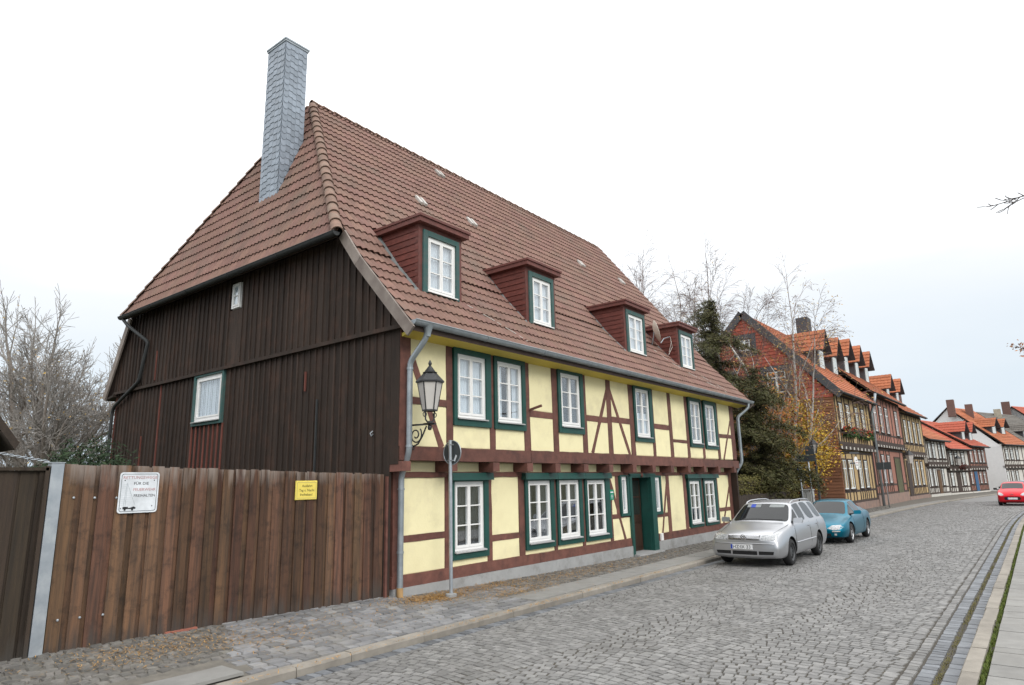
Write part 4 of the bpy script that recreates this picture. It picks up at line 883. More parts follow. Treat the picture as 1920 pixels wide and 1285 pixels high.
for s_ in (-1, 1):
    m.tube([(lx + .11 * s_, ly, 3.30), (lx + .10 * s_, ly, 3.15), (lx + .03 * s_, ly, 3.09)], .016, 6); m.tube([(lx + .12 * s_ + .04 * math.cos(a), ly, 3.24 + .04 * math.sin(a)) for a in [k * .7 for k in range(10)]], .009, 5)
m.lathe([(.0, 3.06), (.10, 3.075), (.12, 3.09), (.03, 3.10), (.03, 3.13)], (lx, ly, 0), 10); m.lathe([(.0, 2.97), (.03, 2.98), (.04, 3.02), (.03, 3.06)], (lx, ly, 0), 10); m.build('yoke', iron, lp)
m = MB(); m.bar((lx, 8.56, 3.09), (lx, ly - .12, 3.075), .03, .03); m.bar((lx, 8.55, 3.16), (lx, 8.55, 2.70), .035, .02, up=(0, 1, 0))
m.tube([(lx, 8.54, 2.76), (lx, 8.45, 2.72), (lx, 8.34, 2.76), (lx, 8.24, 2.88), (lx, 8.14, 3.05)], .015, 6)
sp = [(lx, 8.40 + .15 * (1 - t * .75) * math.cos(t * 9.5 + 2.4), 2.91 + .15 * (1 - t * .75) * math.sin(t * 9.5 + 2.4)) for t in [k / 40 for k in range(41)]]; m.tube(sp, .013, 6)
m.tube([(lx, 8.53, 2.75), (lx, 8.50, 2.68), (lx, 8.45, 2.66), (lx, 8.44, 2.70), (lx, 8.47, 2.71)], .010, 5); m.build('scroll_bracket', iron, lp, smooth=True, auto=50)
ts = thing('round_traffic_sign', (8.69, 8.25, .2), 'grey back of a round traffic sign on a thin steel pole before the yellow house', 'traffic sign')
MB().tube([(8.70, 8.25, .10), (8.685, 8.25, 2.84)], .032, 12).build('pole', galv, ts, smooth=True, auto=60); MB().lathe([(.10, .12), (.10, .19), (.05, .20)], (8.70, 8.25, .03), 10).build('footing', plinth_m, ts)
Tx = frame((8.735, 8.25, 2.62), (0, -1, 0), (0, 0, 1))
MB(Tx).lathe([(.0, 0), (.205, 0), (.205, .004), (0, .004)], (0, 0, 0), 32, axis='y').build('disc', mat('grey_sign_back', (.055, .065, .07), (.045, .052, .057), rough=.5, bump=0), ts)
m = MB(Tx); m.tube([(.212 * math.cos(2 * math.pi * k / 40), .0, .212 * math.sin(2 * math.pi * k / 40)) for k in range(41)], .010, 6, False); m.build('rim', galv, ts, smooth=True)
m = MB(); m.box(8.66, 8.73, 8.205, 8.295, 2.47, 2.49); m.box(8.66, 8.73, 8.205, 8.295, 2.75, 2.77); m.build('clamp', galv, ts)
MB(Tx).prism([(.04, -.14), (.07, -.16), (.12, -.06), (.09, -.04)], -.004, -.001).build('sticker', white_e, ts)
# ================================================================== CARS
from mathutils.bvhtree import BVHTree
def paint(name, c, c2=None, metal=.5): return mat(name, c, c2 or tuple(x * .92 for x in c), rough=.30, scale=1.5, bump=0, rnd=0, metal=metal, coat=.12, spec=.3)
carglass = mat('car_glass', (.010, .012, .013), (.016, .018, .02), rough=.03, scale=1, bump=0, rnd=0, spec=.35)
rubber = mat('tyre_rubber', (.018, .018, .019), (.026, .026, .027), rough=.8, scale=20, bump=.2, rnd=0)
blackp = mat('black_plastic', (.012, .012, .013), rough=.5, bump=0, rnd=0)
chrome = mat('chrome', (.62, .63, .65), rough=.15, bump=0, rnd=0, metal=.95)
lens_m = mat('headlamp_lens', (.50, .52, .54), (.12, .13, .14), rough=.08, scale=26, bump=.3, bscale=30, rnd=0, spec=.9, coat=.8)
steelw = mat('dark_steel_wheel', (.06, .063, .067), (.08, .083, .087), rough=.45, bump=0, rnd=0, metal=.4)
alloy = mat('alloy_wheel', (.45, .46, .47), rough=.35, bump=0, rnd=0, metal=.7)
plate_w = mat('plate_white', (.78, .79, .80), rough=.4, bump=0, rnd=0); plate_b = mat('plate_blue', (.02, .06, .42), rough=.4, bump=0, rnd=0)
inter = mat('seat_fabric', (.03, .03, .032), rough=.9, bump=0)
def car(name, label, base, S, win, paint_m, wheel_r, axles, track, trim=None, group=None, rimm=None, arch_m=None, yaw=0.0, spokes=10):
    """S: stations (x, zb, w, zm, wm, zt, wt) from the nose back; win: list of (part name, i0, i1, 'side'|'top')"""
    root = thing(name, base, label, 'car', group)
    T = Matrix.Translation(base) @ Matrix.Rotation(yaw, 4, 'Z')
    def ring(s):
        x, zb, w, zm, wm, zt, wt = s
        h = [(w * .55, zb), (w * .93, zb + .03), (w, zb + .16), (w * 1.0, lerp(zb, zm, .62)), (wm * .995, zm - .05), (wm * .955, zm), (wt, zt - .045), (wt * .72, zt - .008)]
        return [(x, 0, zb)] + [(x, a, b) for a, b in h] + [(x, 0, zt)] + [(x, -a, b) for a, b in reversed(h)]
    n = 18; bm = bmesh.new(); cl = bm.edges.layers.float.new('crease_edge'); cv_ = bm.verts.layers.float.new('crease_vert'); R = [[bm.verts.new(p) for p in ring(s)] for s in S]
    fc = {}
    for i in range(len(S) - 1):
        for k in range(n): fc[(i, k)] = bm.faces.new((R[i][k], R[i][(k+1) % n], R[i+1][(k+1) % n], R[i+1][k]))
    for r, rev in ((R[0], True), (R[-1], False)):      # rounded end caps
        for k in range(0, 9): bm.faces.new([r[k], r[k+1], r[(n-k-1) % n], r[(n-k) % n]] if 0 < k < 8 else ([r[0], r[1], r[n-1]] if k == 0 else [r[8], r[9], r[10]]))
    bmesh.ops.recalc_face_normals(bm, faces=bm.faces)
    for i in range(len(S) - 1):
        for k, cv in ((6, .55), (12, .55), (7, .5), (11, .5), (2, .5), (16, .5)):
            e = bm.edges.get((R[i][k], R[i+1][k]))
            if e: e[cl] = cv
    for i, cv in ((0, .55), (1, .35)):
        for k in range(n):
            e = bm.edges.get((R[i][k], R[i][(k+1) % n]))
            if e: e[cl] = cv
    for wi, (nm, i0, i1, kind, th) in enumerate(win):
        for side in ((6,), (11,)) if kind == 'side' else (((7, 8, 9, 10),) if kind == 'top' else ((6, 7, 8, 9, 10, 11),)):
            fs = [fc[(i, k)] for i in range(i0, i1) for k in side]
            bmesh.ops.inset_region(bm, faces=fs, thickness=th, use_even_offset=True)
            for f in fs: f.material_index = wi + 1
            for v in {v for f in fs for v in f.verts}:
                if sum(f in fs for f in v.link_faces) == 1: v[cv_] = .75
            for e in {e for f in fs for e in f.edges}:
                if any(f not in fs for f in e.link_faces): e[cl] = 1.0
    me = bpy.data.meshes.new('body'); bm.to_mesh(me); bm.free()
    for q in range(len(win) + 2): me.materials.append(None)
    o = bpy.data.objects.new('tmp', me); col.objects.link(o)
    md = o.modifiers.new('s', 'SUBSURF'); md.levels = 2; md.render_levels = 2
    c = MB()
    for ax in axles:
        for s in (-1, 1): c.lathe([(wheel_r + .045, -.30), (wheel_r + .045, .30)], (ax, s * (track / 2 + .12), wheel_r + .01), 24, axis='y')
    cut = bpy.data.objects.new('cut', c.mesh('cut', None)); col.objects.link(cut)
    for q in range(len(win) + 2): cut.data.materials.append(None)
    cut.data.polygons.foreach_set('material_index', [len(win) + 1] * len(cut.data.polygons))
    b = o.modifiers.new('b', 'BOOLEAN'); b.object = cut; b.operation = 'DIFFERENCE'; b.solver = 'EXACT'
    ev = bpy.data.meshes.new_from_object(o.evaluated_get(bpy.context.evaluated_depsgraph_get()))
    bpy.data.objects.remove(o); bpy.data.objects.remove(cut)
    V = [v.co.copy() for v in ev.vertices]; groups = {}
    for p in ev.polygons: groups.setdefault(p.material_index, []).append(tuple(p.vertices))
    bvh = BVHTree.FromPolygons(V, [tuple(p.vertices) for p in ev.polygons])
    def put(nm, faces, mat_):
        us = sorted({i for f in faces for i in f}); mp = {i: k for k, i in enumerate(us)}; m = MB(T); m.add([V[i] for i in us], [tuple(mp[i] for i in f) for f in faces])
        q = m.build(nm, mat_, root, smooth=True, fix=False, auto=38); return q
    body = put('body', groups[0], paint_m)
    for wi, w in enumerate(win):
        if wi + 1 in groups:
            fs = groups[wi + 1]
            if w[3] == 'side':
                for s in (1, -1): put(w[0], [f for f in fs if sum(V[i].y for i in f) * s > 0], carglass)
            else: put(w[0], fs, carglass)
    if len(win) + 1 in groups: put('wheel_arch', groups[len(win) + 1], blackp)
    def fx(y, z):          # nose surface x at (y, z)
        h = bvh.ray_cast(Vector((-2, y, z)), Vector((1, 0, 0))); return h[0].x if h[0] else .3
    def fy(x, z, s):
        h = bvh.ray_cast(Vector((x, 3 * s, z)), Vector((0, -s, 0))); return h[0].y if h[0] else .8 * s
    def patch(nm, poly, mat_, off=.008, d=.03, n=4, parent=root):   # panel on the nose following its curve; poly in (y, z)
        P = []
        for (a, b), (c_, d_) in zip(poly, poly[1:] + poly[:1]):
            for t in range(n): P.append((lerp(a, c_, t / n), lerp(b, d_, t / n)))
        cy = sum(p[0] for p in P) / len(P); cz = sum(p[1] for p in P) / len(P)
        m = MB(T); k = len(P); F = [(fx(*p) - off, *p) for p in P]; B = [(fx(*p) + d, *p) for p in P]
        mid = [(fx(lerp(p[0], cy, .5), lerp(p[1], cz, .5)) - off, lerp(p[0], cy, .5), lerp(p[1], cz, .5)) for p in P]
        m.add(F + mid + [(fx(cy, cz) - off, cy, cz)] + B, [(i, (i+1) % k, k + (i+1) % k, k + i) for i in range(k)] + [(k + i, k + (i+1) % k, 2 * k) for i in range(k)] + [(i, 2*k+1+i, 2*k+1+(i+1) % k, (i+1) % k) for i in range(k)])
        return m.build(nm, mat_, parent, smooth=True, auto=30)
    for ax in axles:
        for s in (-1, 1):
            wc = Vector((ax, s * (track / 2), wheel_r)); W = MB(T); w_ = .095; r = wheel_r
            W.lathe([(r * .66, -w_), (r * .9, -w_), (r * .985, -w_ * .7), (r, 0), (r * .985, w_ * .7), (r * .9, w_), (r * .66, w_)], wc, 28, axis='y', caps=False); tyre = W.build('wheel', rubber, root, smooth=True, auto=50)
            D = MB(T); D.lathe([(r * .67, s * .085), (r * .60, s * .055), (r * .5, s * .05), (r * .2, s * .065), (.0, s * .07)] if s > 0 else [(0, -.07), (r * .2, -.065), (r * .5, -.05), (r * .60, -.055), (r * .67, -.085)], wc, 28, axis='y', caps=False)
            rim = D.build('rim', rimm or steelw, tyre, smooth=True, auto=50)
            H = MB(T)
            for k in range(spokes):
                a = 2 * math.pi * k / spokes; c_, s_ = math.cos(a), math.sin(a)
                H.lathe([(.0, 0), (.024, .0), (.024, s * .012)] if s > 0 else [(.024, -.012), (.024, 0), (0, 0)], (wc.x + c_ * r * .43, wc.y + s * .058, wc.z + s_ * r * .43), 8, axis='y')
            H.build('wheel_holes', blackp, tyre)
    return root, T, patch, fx, fy, bvh
def mirror(root, T, x, y, z, fy, m_, s, back=.0):
    m = MB(T); yy = abs(y)
    pts = [(x, yy, z - .05), (x, yy + .20, z - .045), (x + .02, yy + .22, z + .02), (x + .01, yy + .19, z + .075), (x, yy + .02, z + .065)]
    A = [(p[0] - .045 + .02 * (i in (2, 3)), p[1] * s, p[2]) for i, p in enumerate(pts)]; B = [(p[0] + .05, p[1] * s, p[2]) for p in pts]
    m.hull(A, B); o = m.build('mirror', m_, root, smooth=True, auto=50)
    MB(T).bar((x + .01, (yy - .14) * s, z - .05), (x + .01, (yy + .04) * s, z - .02), .05, .03).build('mirror_arm', blackp, o); return o
def plate_(root, T, fx, z, w, txt, y0=0.0, h=.11):
    x = min(fx(y0, z), fx(y0 - w/2, z), fx(y0 + w/2, z)) - .022
    # lettering reads from the front: text right = -y
    p = MB(T).box(x, x + .012, y0 - w/2, y0 + w/2, z - h/2, z + h/2).build('number_plate', plate_w, root)
    MB(T).box(x - .0015, x + .001, y0 + w/2 - .045, y0 + w/2 - .004, z - h/2 + .004, z + h/2 - .004).build('euro_band', plate_b, p)
    if txt:
        o = text('lettering', txt, 1.0, Matrix.Identity(4), black_e, p, ext=.002); me = o.data; me.transform(Matrix.Translation(ORG[p]))
        xs = [v.co.x for v in me.vertices]; a, b = min(xs), max(xs); wx = w * .80
        k = wx / (b - a); M = Matrix(((0, 0, -.4, x - .002), (-k, 0, 0, y0 + w/2 - .058 + a * k), (0, h * .70 / .70, 0, z - h * .34), (0, 0, 0, 1)))
        me.transform(Matrix.Translation(-ORG[p]) @ T @ M); me.flip_normals()
    return x
def door_line(root, T, fy, s, pts, name='door_gap'):
    P = []
    for (x0, z0), (x1, z1) in zip(pts, pts[1:]):
        for t in (0, .25, .5, .75): P.append((lerp(x0, x1, t), lerp(z0, z1, t)))
    P.append(pts[-1]); MB(T).tube([(x, fy(x, z, s) , z) for x, z in P], .006, 4).build(name, blackp, root)
# ---- silver estate
silver = paint('silver_paint', (.50, .51, .53), (.48, .49, .51), .85)
S = [(.00, .26, .74, .58, .70, .66, .56), (.05, .20, .80, .66, .76, .75, .60), (.26, .18, .85, .76, .81, .83, .64), (.70, .19, .858, .83, .82, .885, .67), (1.08, .19, .868, .90, .835, .945, .72), (1.24, .19, .868, .92, .838, .985, .745),
     (1.95, .19, .868, .945, .842, 1.41, .60), (2.05, .19, .868, .945, .842, 1.435, .58), (2.56, .19, .868, .95, .842, 1.465, .575), (2.64, .19, .868, .95, .842, 1.467, .575), (3.36, .19, .868, .955, .84, 1.465, .57), (3.44, .19, .868, .955, .84, 1.463, .57), (4.02, .20, .86, .955, .83, 1.435, .555), (4.14, .22, .855, .955, .825, 1.41, .55), (4.34, .28, .84, .93, .80, 1.02, .62), (4.41, .34, .80, .88, .76, .92, .60)]
win = [('windscreen', 5, 6, 'top', .035), ('front_side_window', 6, 8, 'side', .03), ('rear_side_window', 9, 10, 'side', .03), ('luggage_side_window', 11, 12, 'side', .03), ('quarter_window', 5, 6, 'side', .05), ('rear_window', 13, 14, 'top', .05)]
cr_, T, patch, fx, fy, bvh = car('silver_estate_car', 'silver estate car with roof rails parked by the kerb, plate HZ IX 33', (16.12, 5.74, 0.0), S, win, silver, .308, (.88, 3.39), 1.50)
for s in (1, -1):
    patch('headlight', [(s * .40, .615), (s * .66, .625), (s * .755, .66), (s * .75, .765), (s * .60, .755), (s * .40, .725)], lens_m, .012)
    patch('bumper_intake', [(s * .33, .295), (s * .66, .305), (s * .68, .375), (s * .33, .375)], blackp, .006)
    mirror(cr_, T, 1.36, .80, 1.00, fy, silver if s < 0 else silver, s)
    door_line(cr_, T, fy, s, [(1.30, .90), (1.22, .55), (1.26, .28)]); door_line(cr_, T, fy, s, [(2.60, .93), (2.60, .30)]); door_line(cr_, T, fy, s, [(3.40, .93), (3.36, .62), (3.1, .42)])
    for x in (2.40, 3.22): MB(T).box(x, x + .16, fy(x, .83, s) * 1.0 - (.0 if s > 0 else .03), fy(x, .83, s) + (.03 if s > 0 else 0), .815, .845).build('door_handle', silver, cr_)
    MB(T).tube([(x, fy(x, .50, s) + .004 * s, .50) for x in (1.25, 1.6, 2.0, 2.6, 3.0)], .016, 6).build('rub_strip', silver, cr_)
    rail = [(2.02, s * .555, 1.375), (2.12, s * .555, 1.425), (2.35, s * .55, 1.46), (3.0, s * .545, 1.475), (3.6, s * .54, 1.465), (3.85, s * .535, 1.435), (3.95, s * .535, 1.38)]
    MB(T).tube(rail, .017, 8).build('roof_rail', silver, cr_, smooth=True, auto=60); MB(T).box(2.98, 3.03, s * .55 - .012, s * .55 + .012, 1.40, 1.475).build('rail_foot', blackp, cr_)
gr_ = patch('grille', [(.36, .625), (-.36, .625), (-.385, .735), (.385, .735)], blackp, .006)
for z in (.645, .672, .699, .726): patch('grille_bar', [(.365, z - .006), (-.365, z - .006), (-.372, z + .008), (.372, z + .008)], chrome, .016, parent=gr_)
xe = fx(0, .68) - .03; E_ = MB(T)
E_.tube([(xe, .062 * math.cos(a), .682 + .062 * math.sin(a)) for a in [2 * math.pi * k / 24 for k in range(25)]], .008, 6, False)
for a, b in (((-.026, .05), (0, .008)), ((.026, .05), (0, .008)), ((-.05, .03), (-.022, -.05)), ((.05, .03), (.022, -.05)), ((-.022, -.05), (0, -.004)), ((.022, -.05), (0, -.004))): E_.bar((xe, a[0], .682 + a[1]), (xe, b[0], .682 + b[1]), .010, .011, up=(1, 0, 0))
E_.build('emblem', chrome, gr_); 
patch('bumper_intake', [(.29, .29), (-.29, .29), (-.29, .375), (.29, .375)], blackp, .006)
MB(T).tube([(fx(y, .545) - .004, y, .545) for y in [-.70 + .1 * k for k in range(15)]], .014, 6).build('bumper_strip', silver, cr_, smooth=True)
plate_(cr_, T, fx, .468, .52, 'HZ·IX 33', y0=.06)
for s in (1, -1):
    hp = [(x, s * y) for x, y in ((.10, .58), (.3, .64), (.6, .67), (.9, .70), (1.15, .73))]; MB(T).tube([(x, y, bvh.ray_cast(Vector((x, y, 3)), Vector((0, 0, -1)))[0].z) for x, y in hp], .005, 4).build('bonnet_gap', blackp, cr_)
MB(T).bar((1.21, .50, 1.025), (1.25, -.05, 1.035), .02, .015).build('wiper', blackp, cr_); MB(T).bar((1.21, -.05, 1.03), (1.25, -.58, 1.02), .02, .015).build('wiper', blackp, cr_)
def visor(y0, y1, mat_, n='sun_visor'):
    a = bvh.ray_cast(Vector((0, y0, 1.30)), Vector((1, 0, 0)))[0]; b = bvh.ray_cast(Vector((0, y0, 1.37)), Vector((1, 0, 0)))[0]
    c = bvh.ray_cast(Vector((0, y1, 1.30)), Vector((1, 0, 0)))[0]; d = bvh.ray_cast(Vector((0, y1, 1.37)), Vector((1, 0, 0)))[0]
    q = [p + Vector((-.006, 0, .004)) for p in (a, c, d, b)]; MB(T).hull(q, [p + Vector((.004, 0, -.004)) for p in q]).build(n, mat_, cr_)
visor(.10, .46, mat('visor_grey', (.16, .18, .18), rough=.3, bump=0, coat=.6)); visor(-.12, -.48, MATS['visor_grey']); visor(.24, .36, plate_b, 'parking_disc')
# ---- teal coupe
teal = paint('teal_paint', (.0, .15, .23), (.001, .135, .21), .7)
S = [(.00, .26, .55, .40, .58, .46, .44), (.06, .20, .70, .48, .70, .56, .52), (.28, .17, .80, .60, .775, .655, .58), (.70, .17, .838, .70, .80, .745, .60), (1.10, .17, .848, .765, .815, .815, .62), (1.30, .17, .848, .79, .82, .86, .63),
     (2.02, .17, .848, .83, .825, 1.25, .50), (2.2, .17, .848, .835, .825, 1.285, .495), (2.75, .17, .848, .85, .825, 1.305, .485), (2.85, .17, .848, .855, .825, 1.30, .485), (3.30, .18, .845, .87, .82, 1.20, .50), (3.80, .20, .835, .87, .80, 1.00, .55), (4.10, .26, .80, .84, .77, .90, .58), (4.20, .34, .74, .76, .70, .82, .54)]
win = [('windscreen', 5, 6, 'top', .035), ('side_window', 6, 8, 'side', .028), ('rear_side_window', 9, 10, 'side', .03), ('quarter_window', 5, 6, 'side', .045), ('rear_window', 9, 11, 'top', .05)]
cr_, T, patch, fx, fy, bvh = car('teal_coupe', 'low teal two-door coupe parked behind the silver estate', (22.55, 5.70, 0.0), S, win, teal, .30, (.88, 3.34), 1.46, rimm=alloy, spokes=7)
for s in (1, -1):
    patch('headlight', [(s * .30, .48), (s * .48, .43), (s * .66, .455), (s * .735, .52), (s * .64, .58), (s * .42, .565)], lens_m, .014)
    patch('indicator', [(s * .44, .375), (s * .66, .385), (s * .66, .415), (s * .44, .41)], frost, .012); patch('fog_lamp', [(s * .50, .275), (s * .56, .275), (s * .56, .33), (s * .50, .33)], frost, .012)
    mirror(cr_, T, 1.45, .82, .90, fy, teal, s); door_line(cr_, T, fy, s, [(1.32, .78), (1.25, .5), (1.30, .28)]); door_line(cr_, T, fy, s, [(2.72, .82), (2.74, .5), (2.6, .27)])
patch('bumper_intake', [(.40, .235), (-.40, .235), (-.40, .33), (.40, .33)], blackp, .006); patch('badge_slot', [(.10, .43), (-.10, .43), (-.09, .455), (.09, .455)], blackp, .008)
plate_(cr_, T, fx, .365, .52, None)
# ---- red hatchback and the two cars behind it
def hatch(name, label, base, pm, yaw=0.0, red=False):
    S = [(.00, .30, .55, .56, .62, .62, .50), (.05, .22, .70, .64, .72, .72, .55), (.24, .18, .78, .78, .76, .86, .58), (.62, .18, .81, .92, .785, .99, .60), (.78, .18, .815, .955, .79, 1.04, .605),
         (1.45, .18, .815, .98, .795, 1.40, .56), (1.60, .18, .815, .98, .795, 1.435, .555), (2.15, .18, .815, 1.0, .795, 1.465, .55), (2.23, .18, .815, 1.0, .795, 1.465, .55), (2.95, .18, .81, 1.02, .785, 1.43, .53), (3.10, .20, .80, 1.02, .775, 1.39, .52), (3.36, .28, .78, .98, .74, 1.05, .58), (3.44, .36, .74, .88, .70, .92, .55)]
    win = [('windscreen', 4, 5, 'top', .035), ('front_side_window', 5, 7, 'side', .03), ('rear_side_window', 8, 9, 'side', .03), ('quarter_window', 4, 5, 'side', .05), ('rear_window', 10, 11, 'top', .05)]
    c, T, patch, fx, fy, bvh = car(name, label, base, S, win, pm, .285, (.70, 3.04), 1.42, yaw=yaw)
    for s in (1, -1):
        patch('headlight', [(s * .42, .66), (s * .56, .62), (s * .70, .67), (s * .735, .76), (s * .68, .83), (s * .52, .78)], lens_m, .014); mirror(c, T, .98, .79, 1.02, fy, blackp, s)
    g_ = patch('grille', rrect(-.42, .42, .36, .545, .07), blackp, .010, n=1)
    plate_(c, T, fx, .45, .52, None)
    if red:
        xe = fx(0, .70) - .015; m = MB(T)
        for dz in (0, .05):
            for s in (-1, 1): m.bar((xe, s * .085, .655 + dz), (xe, 0, .70 + dz), .012, .024, up=(1, 0, 0))
        m.build('emblem', chrome, g_)
        patch('lower_lip', [(.70, .27), (-.70, .27), (-.70, .30), (.70, .30)], blackp, .004)
    return c
hatch('red_hatchback', 'small bright red hatchback at the right edge with double chevron badge', (52.6, 1.52, 0), paint('red_paint', (.56, .010, .022), (.52, .010, .02), .35), R_(-3), True)
hatch('dark_grey_hatchback', 'dark grey car parked directly behind the red hatchback', (57.6, 1.45, 0), paint('dark_grey_paint', (.05, .055, .065), None, .4), R_(-4))
hatch('pale_blue_car', 'pale blue grey car farthest back in the row of parked cars', (63.0, .95, 0), paint('pale_blue_paint', (.33, .38, .46), None, .4), R_(-6))
# ================================================================== THE ROW OF HOUSES DOWN THE STREET
def fm(name, c, c2=None, **k): return MATS[name] if name in MATS else mat(name, c, c2, **{**dict(rough=.8, scale=4, bump=.2, rnd=.08), **k})
orange = fm('orange_tile', (.40, .135, .062), (.29, .10, .05), rnd=.14, scale=2.5, stain=((.27, .11, .055), .5, .9))
redtile = fm('red_tile', (.40, .095, .055), (.30, .08, .05), rnd=.12, scale=2.5); greytile = fm('grey_tile', (.15, .14, .125), (.115, .105, .095), rnd=.1)
brown_clad = fm('brown_cladding', (.230, .105, .058), (.165, .076, .044), rnd=.16, stretch=(.4, .4, 3)); redhung = fm('red_hung_tile', (.42, .105, .068), (.31, .08, .055), rnd=.13)
darkt = fm('blackbrown_timber', (.066, .046, .038), (.045, .034, .029), rnd=.15); tan = fm('tan_infill', (.45, .33, .17), (.38, .27, .14), rnd=.10); pinkb = fm('brick_infill', (.36, .17, .125), (.28, .13, .10), rnd=.10)
cream = fm('white_infill', (.60, .58, .53), (.52, .50, .46)); whitew = fm('white_render', (.76, .76, .76), (.70, .70, .70), stain=((.60, .59, .57), .4, .3)); slate_d = fm('dark_slate_cheek', (.085, .088, .095), (.065, .068, .075), rnd=.1)
farwin = fm('white_casement', (.74, .77, .77), (.66, .70, .70), rough=.4, bump=0); stone_pl = fm('red_stone_plinth', (.30, .20, .16), (.20, .15, .13), scale=3)
brickc = fm('chimney_brick', (.17, .095, .08), (.12, .075, .065), scale=8); bluedoor = fm('blue_door', (.03, .12, .26), None, rough=.5, bump=0); curt_w = fm('pale_curtain', (.62, .68, .70), (.50, .56, .58), rough=.9, scale=9, stretch=(3, 3, .4))
def tiled(P0, u, v, w, h, tw, th, parent, m_, name='roof_tiles'):
    """wavy courses of tiles on the plane P0 + a*u + b*v"""
    P0 = Vector(P0); u = Vector(u).normalized(); v = Vector(v).normalized(); n = u.cross(v); mb = MB(); nc = max(2, int(w / tw) * 3); nr = max(1, int(h / th)); g = random.Random(int(w * 100 + h * 10))
    for r in range(nr):
        b0 = h * r / nr; b1 = h * (r + 1) / nr + .03; V = []
        for c in range(nc + 1):
            a = w * c / nc; hh = .035 * (0.5 - .5 * math.cos(2 * math.pi * c / 3)); j = g.uniform(-.006, .006)
            V += [P0 + u*a + v*b0 + n*(hh + .05 + j), P0 + u*a + v*b1 + n*(hh + .01), P0 + u*a + v*b0 + n*(hh + .015)]
        mb.add(V, [f for c in range(nc) for f in ((3*c, 3*c+3, 3*c+4, 3*c+1), (3*c+2, 3*c+5, 3*c+3, 3*c))], g.random())
    return mb.build(name, m_, parent, kind='stuff', smooth=True, fix=False, auto=45)
def far_window(par, T, s0, s1, z0, z1, cols=2, y=0.0, cas=.07, cm=None, top=True, pale=curt_w):
    m = MB(T); y_ = y - .04
    m.box(s0 - cas, s0, y_, y + .05, z0 - cas, z1 + cas); m.box(s1, s1 + cas, y_, y + .05, z0 - cas, z1 + cas); m.box(s0, s1, y_ + .002, y + .05, z1, z1 + cas); m.box(s0 - .03, s1 + .03, y_ - .05, y + .05, z0 - cas, z0)
    w = m.build('window', cm or darkt, par); m = MB(T); f = .065; cw = (s1 - s0) / cols
    for c in range(cols):
        a, b = s0 + cw*c, s0 + cw*(c+1); zc = z0 + (z1 - z0) * .68
        m.box(a, a + f, y - .012, y + .05, z0, z1); m.box(b - f, b, y - .012, y + .05, z0, z1)
        for za in (z0, z1 - f) + ((zc,) if top else ()): m.box(a + f, b - f, y - .011, y + .05, za, za + f)
    m.build('frame', farwin, w)
    MB(T).box(s0 + .01, s1 - .01, y + .010, y + .016, z0 + .01, z1 - .01).build('pane', glass, w); MB(T).box(s0 + .01, s1 - .01, y + .035, y + .048, z0 + .01, z1 - .01).build('curtain', pale, w)
    return w
def gable_dormer(par, T, s, d, z, w, hw, rise, roofm, over=.45, back=2.6):
    """small gabled dormer: front at depth d, sill at z"""
    m = MB(T); a, b = s - w/2, s + w/2
    m.prism([(a, z - .4), (b, z - .4), (b, z + hw), (s, z + hw + rise * .82), (a, z + hw)], d, d + back); dm = m.build('dormer', slate_d, par)
    far_w = MB(T); far_w.box(a + .28, b - .28, d - .03, d + .01, z + .05, z + hw - .08); far_w.build('dormer_window', farwin, dm)
    for c in (0, 1): MB(T).box(lerp(a + .34, s + .03, c), lerp(s - .03, b - .34, c), d - .036, d - .031, z + .13, z + hw - .16).build('pane', carglass if 0 else curt_w, dm)
    R = T.to_3x3(); ll = math.hypot(w/2 + .25, rise * 1.05)
    for sgn in (-1, 1):
        e = T @ Vector((s + sgn * (w/2 + .25), d - over, z + hw - .18)); top = T @ Vector((s, d - over, z + hw + rise)); vv = (top - e); uu = R @ Vector((0, 1, 0))
        if sgn < 0: tiled(e + uu * (over + back), -uu, vv, over + back, vv.length, .26, .30, dm, roofm)
        else: tiled(e, uu, vv, over + back, vv.length, .26, .30, dm, roofm)
        MB().hull([e, top, top + uu * (over + back), e + uu * (over + back)], [p - Vector((0, 0, .05)) for p in (e, top, top + uu * (over + back), e + uu * (over + back))]).build('dormer_soffit', slate_d, dm)
    return dm
